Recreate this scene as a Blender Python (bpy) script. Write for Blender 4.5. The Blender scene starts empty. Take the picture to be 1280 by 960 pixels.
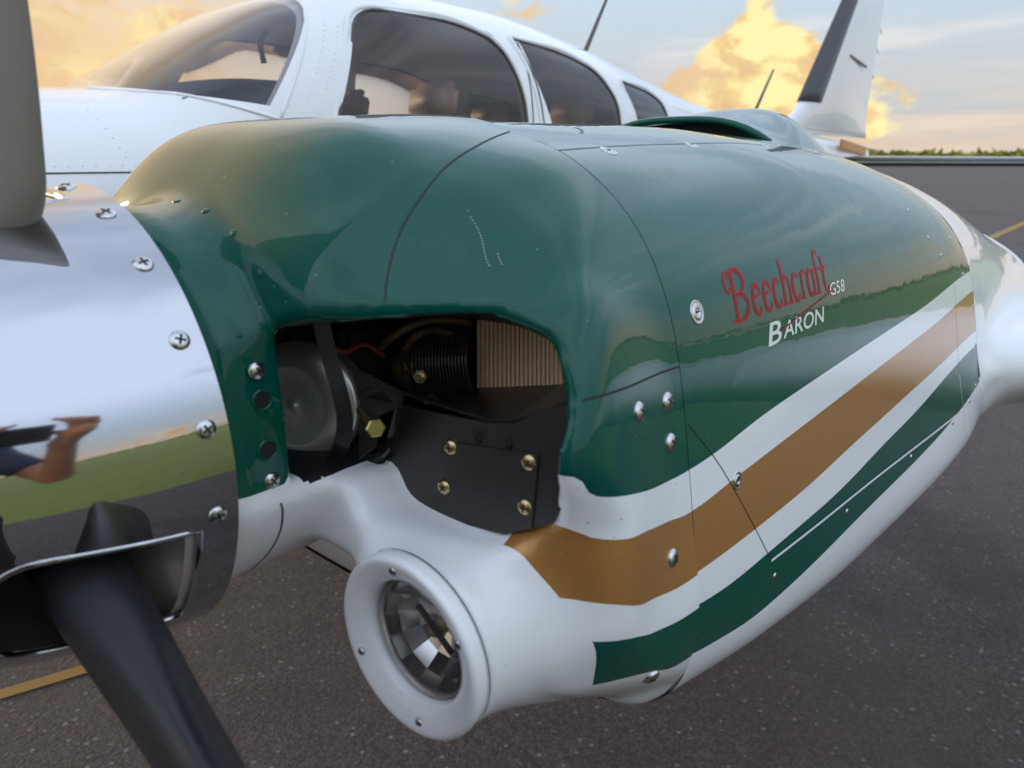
import bpy, bmesh, math, random
import numpy as np
from mathutils import Vector, Matrix
R=math.radians
random.seed(4); np.random.seed(4)
scene=bpy.context.scene
HUB=1.2          # height of the propeller axis above the apron; X aft, Y inboard, Z up
# ------------------------------------------------------------------ camera
FPX,VX,VY=920.0,1450.0,197.0
CAM=np.array([-0.228,-0.613,0.199+HUB])
_p=math.atan((480-VY)/FPX)
_h=math.atan2(VX-640,FPX*math.cos(_p)+(480-VY)*math.sin(_p))
_fh=np.array([math.cos(_h),math.sin(_h),0]); c_r=np.array([math.sin(_h),-math.cos(_h),0]); _up=np.array([0,0,1.])
c_f=_fh*math.cos(_p)-_up*math.sin(_p); c_u=_fh*math.sin(_p)+_up*math.cos(_p)
cd=bpy.data.cameras.new('camera'); cam=bpy.data.objects.new('camera',cd); scene.collection.objects.link(cam)
cam.matrix_world=Matrix(((c_r[0],c_u[0],-c_f[0],CAM[0]),(c_r[1],c_u[1],-c_f[1],CAM[1]),(c_r[2],c_u[2],-c_f[2],CAM[2]),(0,0,0,1)))
cd.sensor_width=36; cd.lens=FPX/1280*36; cd.clip_start=0.02; cd.clip_end=5000
cd.dof.use_dof=True; cd.dof.focus_distance=0.85; cd.dof.aperture_fstop=7.0
scene.camera=cam
# ------------------------------------------------------------------ world
EXP=1.0
SUN_EL=R(10); SUN_ROT=R(-8)        # low sun behind thin cloud, ahead of the airplane's nose
world=bpy.data.worlds.new('World'); scene.world=world; world.use_nodes=True
wt=world.node_tree
for n in list(wt.nodes): wt.nodes.remove(n)
class NT:
    """tiny helper to write node graphs as expressions"""
    def __init__(s,t): s.t=t
    def put(s,sock,v):
        if isinstance(v,bpy.types.NodeSocket): s.t.links.new(v,sock)
        elif v is not None: sock.default_value=v
    def n(s,k,**kw):
        q=s.t.nodes.new(k)
        for a,v in kw.items(): setattr(q,a,v)
        return q
    def m(s,op,a,b=None,c=None,clamp=False):
        q=s.n('ShaderNodeMath',operation=op,use_clamp=clamp)
        for i,v in enumerate((a,b,c)):
            if v is not None: s.put(q.inputs[i],v)
        return q.outputs[0]
    def vm(s,op,a,b=None):
        q=s.n('ShaderNodeVectorMath',operation=op); s.put(q.inputs[0],a)
        if b is not None: s.put(q.inputs[1],b)
        return q.outputs['Value'] if op in('DOT_PRODUCT','LENGTH') else q.outputs[0]
    def mix(s,f,a,b,blend='MIX'):
        q=s.n('ShaderNodeMix',data_type='RGBA',blend_type=blend); s.put(q.inputs[0],f)
        for i,v in ((6,a),(7,b)):
            if isinstance(v,tuple) and len(v)==3: v=(*v,1)
            s.put(q.inputs[i],v)
        return q.outputs[2]
    def noise(s,vec,scale,detail=4,rough=.5,dist=0,lac=2):
        q=s.n('ShaderNodeTexNoise'); s.put(q.inputs['Vector'],vec); s.put(q.inputs['Scale'],scale)
        q.inputs['Detail'].default_value=detail; q.inputs['Roughness'].default_value=rough; q.inputs['Distortion'].default_value=dist
        return q.outputs['Fac']
    def ramp(s,f,a,b,c=0.,d=1.,smooth=True):
        q=s.n('ShaderNodeMapRange',interpolation_type='SMOOTHSTEP' if smooth else 'LINEAR'); s.put(q.inputs[0],f)
        for i,v in enumerate((a,b,c,d)): q.inputs[i+1].default_value=v
        return q.outputs[0]
    def sep(s,v):
        q=s.n('ShaderNodeSeparateXYZ'); s.put(q.inputs[0],v); return q.outputs
    def comb(s,x,y,z):
        q=s.n('ShaderNodeCombineXYZ')
        for i,v in enumerate((x,y,z)): s.put(q.inputs[i],v)
        return q.outputs[0]
    def rgb(s,c): q=s.n('ShaderNodeRGB'); q.outputs[0].default_value=(*c,1); return q.outputs[0]
W=NT(wt)
SKS=.1; K=1/(SKS*2**EXP)
def disp(r,g,b): return (r*K,g*K,b*K)
sky=W.n('ShaderNodeTexSky'); sky.sky_type='NISHITA'; sky.sun_disc=False
sky.sun_elevation=SUN_EL; sky.sun_rotation=SUN_ROT; sky.dust_density=1.5; sky.ozone_density=2.0
dirv=W.n('ShaderNodeTexCoord').outputs['Generated']
sx,sy,sz=W.sep(dirv)
el=W.m('MAXIMUM',sz,0.0)
# sky far from the sun is a milky blue; the air near the ground is peach
base=W.mix(.84,sky.outputs[0],W.mix(W.ramp(el,.08,.5),disp(.48,.68,.86),disp(1.28,1.46,1.78)))
veil=W.m('POWER',2.718,W.m('MULTIPLY',el,-9.0))
base=W.mix(W.m('MULTIPLY',veil,.85),base,disp(.86,.62,.42))
# high streaks: flat sheet seen in perspective
inv=W.m('DIVIDE',1.0,W.m('ADD',el,.10))
pv=W.comb(W.m('MULTIPLY',sx,inv),W.m('MULTIPLY',W.m('MULTIPLY',sy,inv),.45),3.1)
st=W.noise(pv,1.1,5,.6,.3)
st2=W.noise(pv,.45,3,.5)
sf=W.m('MULTIPLY',W.ramp(st,.44,.66),W.ramp(st2,.36,.58))
scol=W.mix(W.ramp(el,.0,.35),disp(.92,.76,.60),disp(1.42,1.45,1.52))
base=W.mix(W.m('MULTIPLY',sf,W.ramp(el,.02,.3,.55,.9)),base,scol)
dk=W.noise(W.vm('ADD',pv,(7.3,1.7,2.)),.9,4,.58,.4)
base=W.mix(W.m('MULTIPLY',W.ramp(dk,.48,.66),W.ramp(el,.02,.2,.3,.75)),base,W.mix(W.ramp(el,.05,.4),disp(.42,.53,.66),disp(.50,.61,.82)))
_sd=(math.sin(SUN_ROT)*math.cos(SUN_EL),math.cos(SUN_ROT)*math.cos(SUN_EL),math.sin(SUN_EL))
glow=W.ramp(W.vm('DOT_PRODUCT',dirv,_sd),.55,1.0)
base=W.mix(W.m('MULTIPLY',glow,.85),base,disp(1.0,.68,.31))
# cumulus low over the horizon, lit by the low sun
cv=W.vm('MULTIPLY',dirv,(1,1,1.7))
cn=W.noise(cv,7.0,6,.60,.2)
fine=W.noise(cv,15.0,4,.62,.3)
def blob(px,py,rad,amt):
    d=(px-640)/FPX*c_r+(480-py)/FPX*c_u+c_f; d=d/np.linalg.norm(d)
    dd=W.vm('DOT_PRODUCT',dirv,tuple(float(q) for q in d))
    return W.m('MULTIPLY',W.ramp(dd,math.cos(rad),1.0,0,1),amt)
bias=W.m('ADD',blob(895,138,R(8.6),.29),blob(965,38,R(5.5),.13))
bias=W.m('ADD',bias,blob(1112,125,R(4.5),.27))
bias=W.m('ADD',bias,blob(90,20,R(20),.20))
bias=W.m('ADD',bias,blob(620,15,R(9),.22))
bias=W.m('SUBTRACT',bias,W.m('ADD',W.m('ADD',blob(1210,70,R(9),.2),blob(760,80,R(5.5),.2)),blob(850,10,R(5),.18)))
low=W.ramp(el,.05,.34,.0,-.35)
cd_=W.m('ADD',W.m('ADD',cn,bias),low)
cf=W.ramp(cd_,.57,.67)
lum=W.ramp(W.m('ADD',W.m('MULTIPLY',fine,1.5),W.m('MULTIPLY',bias,.7)),.62,1.08)
ccol=W.mix(lum,disp(.82,.50,.28),disp(1.0,.78,.30))
ccol=W.mix(W.ramp(lum,.6,1.0,0,.7),ccol,disp(1.15,1.02,.50))
ccol=W.mix(W.ramp(W.noise(cv,4.2,4,.55,.4),.45,.62,0,.75),ccol,disp(.86,.60,.36))
base=W.mix(W.m('MULTIPLY',cf,.95),base,ccol)
bg=W.n('ShaderNodeBackground'); bg.inputs[1].default_value=SKS
W.put(bg.inputs[0],base)
world.cycles.sampling_method='MANUAL'; world.cycles.sample_map_resolution=512
wo=W.n('ShaderNodeOutputWorld'); wt.links.new(bg.outputs[0],wo.inputs[0])
scene.view_settings.view_transform='Standard'; scene.view_settings.look='None'
scene.view_settings.exposure=EXP; scene.view_settings.gamma=1
# ------------------------------------------------------------------ sun
sd=bpy.data.lights.new('sun','SUN'); sd.energy=0.8; sd.angle=R(14); sd.color=(1,.80,.55)
sun=bpy.data.objects.new('sun',sd); scene.collection.objects.link(sun)
sdir=Vector((math.sin(SUN_ROT)*math.cos(SUN_EL),math.cos(SUN_ROT)*math.cos(SUN_EL),math.sin(SUN_EL)))
sun.rotation_euler=sdir.to_track_quat('Z','Y').to_euler()
# ------------------------------------------------------------------ helpers
COL=scene.collection
def link(o,parent=None):
    COL.objects.link(o)
    if parent: o.parent=parent
    return o
def mesh_obj(name,verts,faces,mat=None,parent=None,smooth=True):
    me=bpy.data.meshes.new(name)
    me.from_pydata([tuple(v) for v in verts],[],[tuple(f) for f in faces]); me.validate(); me.update()
    if smooth: me.polygons.foreach_set('use_smooth',[True]*len(me.polygons))
    o=bpy.data.objects.new(name,me)
    if mat: me.materials.append(mat)
    return link(o,parent)
def bm_obj(name,bm,mat=None,parent=None,smooth=True):
    me=bpy.data.meshes.new(name); bm.normal_update(); bm.to_mesh(me); bm.free()
    if smooth: me.polygons.foreach_set('use_smooth',[True]*len(me.polygons))
    o=bpy.data.objects.new(name,me)
    if mat: me.materials.append(mat)
    return link(o,parent)
def tag(o,label=None,cat=None,group=None,kind=None):
    if label: o['label']=label
    if cat: o['category']=cat
    if group: o['group']=group
    if kind: o['kind']=kind
    return o
def mat(name,col=(.5,.5,.5),rough=.5,metal=0,**kw):
    m=bpy.data.materials.new(name); m.use_nodes=True
    b=m.node_tree.nodes['Principled BSDF']
    b.inputs['Base Color'].default_value=(*col,1); b.inputs['Roughness'].default_value=rough; b.inputs['Metallic'].default_value=metal
    for k,v in kw.items(): b.inputs[k].default_value=v
    return m
def pixray(px,py):
    d=(px-640)/FPX*c_r+(480-py)/FPX*c_u+c_f
    return d
# ------------------------------------------------------------------ materials
def bsdf(m): return m.node_tree.nodes['Principled BSDF']
def add_bump(m,scale,strength,dist=.001,detail=4,rough_var=None):
    t=NT(m.node_tree); co=t.n('ShaderNodeTexCoord').outputs['Object']
    nz=t.noise(co,scale,detail,.55)
    bp=t.n('ShaderNodeBump'); bp.inputs['Strength'].default_value=strength; bp.inputs['Distance'].default_value=dist
    t.put(bp.inputs['Height'],nz); t.put(bsdf(m).inputs['Normal'],bp.outputs[0])
    if rough_var:
        t.put(bsdf(m).inputs['Roughness'],t.ramp(t.noise(co,rough_var[0],5,.6),.35,.7,rough_var[1],rough_var[2]))
    return m
GREEN=(.0004,.080,.054); WHITE=(.89,.89,.88); GOLD=(.50,.245,.066)
def paint_finish(m,col):
    """clear-coated paint: faint orange peel, dust film, tiny chips"""
    t=NT(m.node_tree); b=bsdf(m); co=t.n('ShaderNodeTexCoord').outputs['Object']
    film=t.ramp(t.noise(co,9,5,.65),.5,.8,0,.02)
    if isinstance(col,tuple): col=t.rgb(col)
    chip=t.n('ShaderNodeTexVoronoi'); t.put(chip.inputs['Vector'],co); chip.inputs['Scale'].default_value=46
    cs=t.sep(chip.outputs['Color'])
    cm=t.m('MULTIPLY',t.m('GREATER_THAN',cs[0],.965),t.m('LESS_THAN',chip.outputs['Distance'],t.m('MULTIPLY_ADD',cs[1],.08,.015)))
    col=t.mix(t.m('MULTIPLY',cm,.55),col,(.32,.33,.30))
    st_=t.noise(t.vm('MULTIPLY',co,(3,60,60)),2.2,4,.6)
    col=t.mix(t.ramp(st_,.60,.80,0,.10),col,(.16,.13,.09))
    col=t.mix(film,col,(.30,.28,.24))
    t.put(b.inputs['Base Color'],col)
    b.inputs['Roughness'].default_value=.3; b.inputs['Coat Weight'].default_value=1; b.inputs['Coat IOR'].default_value=1.40; b.inputs['Specular IOR Level'].default_value=.05
    t.put(b.inputs['Coat Roughness'],t.ramp(t.noise(co,14,4,.6),.45,.8,.002,.03))
    wav=t.m('ADD',t.m('MULTIPLY',t.noise(co,11,3,.5),1.5),t.m('MULTIPLY',t.noise(co,420,2,.5),.012))
    bp=t.n('ShaderNodeBump'); bp.inputs['Strength'].default_value=.10; bp.inputs['Distance'].default_value=.005
    t.put(bp.inputs['Height'],wav); t.put(b.inputs['Normal'],bp.outputs[0]); t.put(b.inputs['Coat Normal'],bp.outputs[0])
    return m
def cowl_paint():
    m=mat('cowl_paint'); t=NT(m.node_tree)
    co=t.n('ShaderNodeTexCoord').outputs['Object']; x,y,z=t.sep(co)
    z=t.m('SUBTRACT',z,HUB)
    def curve(var,pts,lo,hi,vlo,vhi):
        q=t.n('ShaderNodeFloatCurve'); c=q.mapping.curves[0]
        P=[((a-lo)/(hi-lo),(v-vlo)/(vhi-vlo)) for a,v in pts]
        P=[(0,P[0][1])]+[p for p in P if 0<p[0]<1]+[(1,P[-1][1])]
        while len(c.points)<len(P): c.points.new(.5,.5)
        for k,p in enumerate(P): c.points[k].location=p; c.points[k].handle_type='VECTOR' if len(P)>14 else 'AUTO_CLAMPED'
        q.mapping.update()
        t.put(q.inputs['Value'],t.m('DIVIDE',t.m('SUBTRACT',var,lo),hi-lo,clamp=True)); q.inputs['Factor'].default_value=1
        return t.m('MULTIPLY_ADD',q.outputs[0],vhi-vlo,vlo)
    Z=lambda pts: curve(x,pts,0,1.5,-.30,.10)
    w1=Z([(0,-.038),(.055,-.038),(.066,-.004),(.13,.001),(.15,-.017),(.17,-.023),(.266,-.047),(.30,-.050),(.454,-.039),(.677,-.028),(.972,-.014),(1.3,.006)])
    gt=Z([(0,-.044),(.144,-.046),(.159,-.054),(.198,-.062),(.25,-.076),(.304,-.086),(.384,-.082),(.673,-.068),(1.007,-.049),(1.35,-.027)])
    gb=Z([(0,-.10),(.15,-.104),(.212,-.124),(.288,-.142),(.464,-.146),(.724,-.135),(1.0,-.118),(1.372,-.098)])
    g2=Z([(0,-.13),(.174,-.14),(.221,-.156),(.286,-.172),(.405,-.182),(.566,-.182),(.845,-.164),(1.34,-.124)])
    gd=Z([(0,-.185),(.196,-.19),(.266,-.215),(.343,-.234),(.445,-.245),(.715,-.237),(.938,-.225),(1.27,-.194),(1.4,-.18)])
    pod=curve(z,[(-.26,.190),(-.215,.181),(-.181,.171),(-.14,.160),(-.102,.146),(-.072,.136),(-.054,.134),(-.03,.13)],-.30,0,0,.4)
    def below(c): return t.m('LESS_THAN',z,c)
    col=t.mix(below(w1),GREEN,WHITE); col=t.mix(below(gt),col,GOLD); col=t.mix(below(gb),col,WHITE)
    col=t.mix(below(g2),col,GREEN); col=t.mix(below(gd),col,WHITE)
    col=t.mix(t.m('MULTIPLY',t.m('LESS_THAN',x,pod),below(w1)),col,WHITE)
    col=t.mix(t.m('MULTIPLY',t.m('MULTIPLY',t.m('LESS_THAN',t.m('ABSOLUTE',y),.298),below(w1)),t.m('LESS_THAN',x,.2)),col,WHITE)
    col=t.mix(t.m('GREATER_THAN',x,1.315),col,WHITE)
    gold=t.m('MULTIPLY',t.m('MULTIPLY',below(gt),t.m('SUBTRACT',1,below(gb))),t.m('MULTIPLY',t.m('GREATER_THAN',x,pod),t.m('GREATER_THAN',t.m('ABSOLUTE',y),.298)))
    paint_finish(m,col)
    fl=t.noise(co,900,2,.5)
    t.put(bsdf(m).inputs['Metallic'],t.m('MULTIPLY',gold,t.ramp(fl,.4,.7,.3,.45)))
    return m
M_cowl=cowl_paint()
M_green=paint_finish(mat('green_paint'),GREEN)
M_white=paint_finish(mat('white_paint'),WHITE)
M_alu=mat('polished_aluminium',(.53,.53,.55),.05,1); add_bump(M_alu,7,.05,.004,3,(11,.015,.06))
M_alu2=add_bump(mat('dull_aluminium',(.80,.75,.69),.33,.75),60,.1,.0005)
M_steel=mat('screw_steel',(.62,.61,.60),.22,1)
M_brass=mat('brass_screw',(.62,.49,.25),.28,1)
M_slot=mat('screw_slot',(.02,.02,.02),.6)
M_black=add_bump(mat('black_baffle',(.026,.023,.021),.36),120,.12,.0006)
M_dark=add_bump(mat('engine_shade_black',(.006,.006,.007),.6),90,.2,.001)  # engine black; also coloured-in shade for spinner inside, holes and scoop mouth
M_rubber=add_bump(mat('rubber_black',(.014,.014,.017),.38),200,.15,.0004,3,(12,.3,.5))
M_fin=add_bump(mat('tan_fins',(.80,.56,.37),.5,0),300,.2,.0004)
M_brown=mat('brown_metal',(.16,.10,.045),.4,.6)
M_seam=mat('seam_shadow',(.004,.012,.010),.6)
M_blade=add_bump(mat('grey_blade_paint',(.21,.185,.15),.55),30,.08,.001,4,(8,.45,.65))
M_boot=add_bump(mat('deice_boot',(.06,.06,.068),.5),60,.1,.001)
M_red=mat('red_lettering',(.30,.005,.010),.4,**{'Specular IOR Level':.2})
M_pink=mat('pink_lettering_edge',(.34,.05,.05),.4,**{'Specular IOR Level':.2})
M_wlet=mat('white_lettering',(.85,.85,.83),.25,**{'Coat Weight':1,'Coat Roughness':.03})
M_trim=mat('grey_trim',(.09,.085,.08),.6)
M_seat=add_bump(mat('tan_leather',(.34,.23,.16),.55),40,.2,.002)
M_cabin=mat('cabin_lining',(.66,.63,.63),.8)
M_panel=mat('glareshield',(.02,.021,.026),.7)
M_tire=mat('tyre_rubber',(.015,.015,.015),.8)
def glass_mat(name,tint,refl=1.0,ior=1.5):
    m=bpy.data.materials.new(name); m.use_nodes=True; t=NT(m.node_tree)
    m.node_tree.nodes.remove(bsdf(m)); out=[n for n in m.node_tree.nodes if n.type=='OUTPUT_MATERIAL'][0]
    tr=t.n('ShaderNodeBsdfTransparent'); tr.inputs[0].default_value=(*tint,1)
    gl=t.n('ShaderNodeBsdfGlossy'); gl.inputs['Roughness'].default_value=.02; gl.inputs[0].default_value=(1,1,1,1)
    fr=t.n('ShaderNodeFresnel'); fr.inputs[0].default_value=ior
    mx=t.n('ShaderNodeMixShader'); t.put(mx.inputs[0],t.m('MULTIPLY',fr.outputs[0],refl,clamp=True)); m.node_tree.links.new(tr.outputs[0],mx.inputs[1]); m.node_tree.links.new(gl.outputs[0],mx.inputs[2])
    m.node_tree.links.new(mx.outputs[0],out.inputs[0]); return m
M_glass=glass_mat('tinted_window',(.93,.91,.92),1.1)
M_wind=glass_mat('windshield_glass',(.90,.89,.88),1.6)
M_lens=glass_mat('lamp_lens',(.94,.94,.94),1.6)
def asphalt():
    m=mat('asphalt',rough=.85); t=NT(m.node_tree); b=bsdf(m); co=t.n('ShaderNodeTexCoord').outputs['Object']
    vo=t.n('ShaderNodeTexVoronoi'); t.put(vo.inputs['Vector'],co); vo.inputs['Scale'].default_value=150; vo.inputs['Randomness'].default_value=1
    cell=t.sep(vo.outputs['Color'])[0]
    d=vo.outputs['Distance']
    vo2=t.n('ShaderNodeTexVoronoi'); t.put(vo2.inputs['Vector'],co); vo2.inputs['Scale'].default_value=62
    cell2=t.sep(vo2.outputs['Color'])[1]
    col=t.mix(t.ramp(cell,.2,.95),(.058,.046,.043),(.120,.097,.090))
    col=t.mix(t.m('MULTIPLY',t.ramp(cell2,.86,.97),t.ramp(vo2.outputs['Distance'],.45,.25)),col,(.27,.24,.235))
    big=t.noise(co,.9,5,.6); mid=t.noise(co,5,4,.6)
    col=t.mix(t.ramp(big,.3,.7,0,.45),col,(.082,.068,.065))
    col=t.mix(t.ramp(mid,.45,.75,0,.35),col,(.045,.039,.037))
    stain=t.ramp(t.noise(co,.55,4,.6,.6),.58,.70,0,.55); col=t.mix(stain,col,(.028,.025,.025))
    crk=t.n('ShaderNodeTexVoronoi',feature='DISTANCE_TO_EDGE'); t.put(crk.inputs['Vector'],t.vm('ADD',co,t.vm('MULTIPLY',t.comb(t.noise(co,2.5,4),t.noise(co,3.1,4),0),(.5,.5,0)))); crk.inputs['Scale'].default_value=.35
    col=t.mix(t.ramp(crk.outputs[0],.0,.0015,.25,0),col,(.03,.027,.026))
    t.put(b.inputs['Base Color'],col)
    hgt=t.m('ADD',t.m('MULTIPLY',d,-.6),t.m('MULTIPLY',vo2.outputs['Distance'],-.5))
    bp=t.n('ShaderNodeBump'); bp.inputs['Strength'].default_value=.7; bp.inputs['Distance'].default_value=.004
    t.put(bp.inputs['Height'],hgt); t.put(b.inputs['Normal'],bp.outputs[0])
    return m
M_asphalt=asphalt()
def grassmat():
    m=mat('grass',rough=.9); t=NT(m.node_tree); b=bsdf(m); co=t.n('ShaderNodeTexCoord').outputs['Object']
    col=t.mix(t.noise(co,.12,6,.65),(.14,.21,.04),(.32,.34,.09))
    col=t.mix(t.ramp(t.noise(co,3,6,.7),.35,.7),col,(.20,.25,.06))
    t.put(b.inputs['Base Color'],col)
    bp=t.n('ShaderNodeBump'); bp.inputs['Strength'].default_value=1; bp.inputs['Distance'].default_value=.15
    t.put(bp.inputs['Height'],t.noise(co,5,6,.7)); t.put(b.inputs['Normal'],bp.outputs[0]); return m
M_grass=grassmat()
M_yellow=add_bump(mat('worn_yellow_paint',(.30,.19,.05),.8),80,.5,.002)
M_leaf=mat('leaf',(.21,.22,.04),.9)
M_skin=mat('skin',(.42,.24,.17),.5,**{'Subsurface Weight':.1})
M_navy=mat('navy_cloth',(.03,.045,.085),.9)
M_trouser=mat('dark_trousers',(.035,.035,.04),.9)
M_hair=mat('hair',(.05,.03,.02),.6)
M_phone=mat('phone_shell',(.02,.02,.024),.3)
airplane=tag(link(bpy.data.objects.new('airplane',None)),'white twin-engine propeller airplane with green, gold and white engine cowling','airplane')
# ------------------------------------------------------------------ ground
def sheet(name,pts,z,m,kind='structure'):
    o=mesh_obj(name,[(x,y,z) for x,y in pts],[tuple(range(len(pts)))],m,smooth=False); o['kind']=kind; return o
sheet('grass_field',[(-2500,-2500),(2500,-2500),(2500,2500),(-2500,2500)],-.03,M_grass)
sheet('apron',[(-70,-2.1),(140,-4.8),(140,75),(-70,60)],0,M_asphalt)
# ------------------------------------------------------------------ nacelle sections  (half profile top centre -> bottom centre, y<0 outboard)
SEC={
 .30:[(0,.236),(-.06,.236),(-.12,.231),(-.20,.213),(-.255,.187),(-.304,.142),(-.333,.086),(-.347,.035),(-.357,-.02),(-.374,-.13),(-.379,-.205),(-.368,-.262),(-.335,-.300),(-.27,-.322),(-.14,-.33),(0,-.33)],
 .48:[(0,.238),(-.06,.237),(-.12,.232),(-.20,.215),(-.261,.187),(-.310,.140),(-.339,.083),(-.354,.033),(-.365,-.024),(-.382,-.134),(-.392,-.222),(-.388,-.285),(-.352,-.328),(-.28,-.348),(-.14,-.355),(0,-.355)],
 .75:[(0,.240),(-.06,.239),(-.12,.234),(-.20,.218),(-.27,.185),(-.32,.135),(-.35,.078),(-.365,.03),(-.378,-.03),(-.395,-.14),(-.412,-.245),(-.408,-.31),(-.37,-.35),(-.28,-.365),(-.14,-.37),(0,-.37)],
 1.2:[(0,.222),(-.05,.221),(-.10,.216),(-.19,.197),(-.273,.160),(-.335,.115),(-.372,.06),(-.39,.01),(-.402,-.04),(-.423,-.146),(-.448,-.24),(-.446,-.29),(-.40,-.325),(-.3,-.335),(-.15,-.34),(0,-.34)],
 1.5:[(0,.17),(-.05,.169),(-.10,.164),(-.19,.145),(-.27,.11),(-.33,.065),(-.375,.015),(-.40,-.02),(-.415,-.06),(-.435,-.15),(-.44,-.22),(-.43,-.26),(-.39,-.285),(-.3,-.295),(-.15,-.3),(0,-.3)],
 2.2:[(0,.02),(-.05,.02),(-.10,.017),(-.19,.008),(-.27,-.01),(-.33,-.03),(-.375,-.05),(-.40,-.07),(-.415,-.09),(-.435,-.16),(-.44,-.2),(-.43,-.22),(-.39,-.24),(-.3,-.25),(-.15,-.25),(0,-.25)],
}
def catmull(P,n):
    P=np.array(P,float); k=len(P)
    Q=np.vstack([2*P[0]-P[1],P,2*P[-1]-P[-2]])
    t=np.linspace(0,k-1,n); i=np.minimum(t.astype(int),k-2); u=(t-i)[:,None]
    p0,p1,p2,p3=Q[i],Q[i+1],Q[i+2],Q[i+3]
    return .5*((2*p1)+(-p0+p2)*u+(2*p0-5*p1+4*p2-p3)*u**2+(-p0+3*p1-3*p2+p3)*u**3)
NS=120
SECX=sorted(SEC)
SECP=np.array([catmull(SEC[x],NS) for x in SECX])       # (k,NS,2)
def smooth_prof(A,it=12):
    A=A.copy()
    for _ in range(it): A[:,1:-1]=A[:,1:-1]*.5+.25*(A[:,:-2]+A[:,2:])
    return A
SECP=smooth_prof(SECP)
def section(x):
    # pchip-like smooth interpolation along x
    i=int(np.clip(np.searchsorted(SECX,x)-1,0,len(SECX)-2))
    x0,x1=SECX[i],SECX[i+1]; h=x1-x0; u=(x-x0)/h
    def tang(j):
        if j==0: return np.zeros_like(SECP[0]) if False else (SECP[1]-SECP[0])/(SECX[1]-SECX[0])
        if j==len(SECX)-1: return (SECP[j]-SECP[j-1])/(SECX[j]-SECX[j-1])
        return (SECP[j+1]-SECP[j-1])/(SECX[j+1]-SECX[j-1])
    m0,m1=tang(i)*h,tang(i+1)*h
    return (2*u**3-3*u**2+1)*SECP[i]+(u**3-2*u**2+u)*m0+(-2*u**3+3*u**2)*SECP[i+1]+(u**3-u**2)*m1
def loft(name,x0,x1,nx,material,inset=0):
    xs=np.linspace(x0,x1,nx); V=[];F=[]
    for x in xs:
        h=section(x); full=np.vstack([h,(h[::-1]*[-1,1])[1:-1]])
        if inset:
            c=np.array([0,-.05]); full=c+(full-c)*(1-inset)
        for y,z in full: V.append((x,y,z+HUB))
    m=2*NS-2
    for a in range(nx-1):
        for b in range(m):
            F.append((a*m+b,a*m+(b+1)%m,(a+1)*m+(b+1)%m,(a+1)*m+b))
    return mesh_obj(name,V,F,material,airplane)
# ------------------------------------------------------------------ implicit nose bowl
sec3=section(.30); POLY=np.vstack([sec3,(sec3[::-1]*[-1,1])[1:-1]])
INLET=catmull([(-.150,.03),(-.150,.066),(-.165,.082),(-.203,.090),(-.245,.095),(-.28,.096),(-.310,.092),(-.332,.084),(-.344,.060),(-.349,.035),(-.348,.005),(-.340,-.030),(-.322,-.058),(-.29,-.073),(-.255,-.075),(-.215,-.074),(-.190,-.068),(-.176,-.050),(-.163,-.043),(-.151,-.034),(-.150,.03)],140)[:-1]
def poly_sdf(py,pz,poly):
    py=np.asarray(py).ravel(); pz=np.asarray(pz).ravel(); out=np.empty(len(py)); 
    a=poly; b=np.roll(poly,-1,0); e=b-a; L=(e**2).sum(1)
    for s in range(0,len(py),20000):
        wy=py[s:s+20000,None]-a[None,:,0]; wz=pz[s:s+20000,None]-a[None,:,1]
        t=np.clip((wy*e[:,0]+wz*e[:,1])/L,0,1)
        d=(wy-t*e[:,0])**2+(wz-t*e[:,1])**2
        c1=pz[s:s+20000,None]>=a[None,:,1]; c2=pz[s:s+20000,None]<b[None,:,1]; c3=e[:,0]*wz>e[:,1]*wy
        flip=(c1&c2&c3)|(~c1&~c2&~c3)
        out[s:s+20000]=np.sqrt(d.min(1))*np.where(flip.sum(1)%2,-1,1)
    return out
def sst(a,b,x): t=np.clip((x-a)/(b-a),0,1); return t*t*(3-2*t)
def smin(a,b,k): h=np.clip(.5+.5*(b-a)/k,0,1); return b*(1-h)+a*h-k*h*(1-h)
def smax(a,b,k): return -smin(-a,-b,k)
def rounded(d2,dx,r,rx):
    q1=d2+r; q2=(dx/rx+1)*r
    return np.hypot(np.maximum(q1,0),np.maximum(q2,0))+np.minimum(np.maximum(q1,q2),0)-r
LIGHT=np.array([.08,-.258,-.145])
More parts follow.
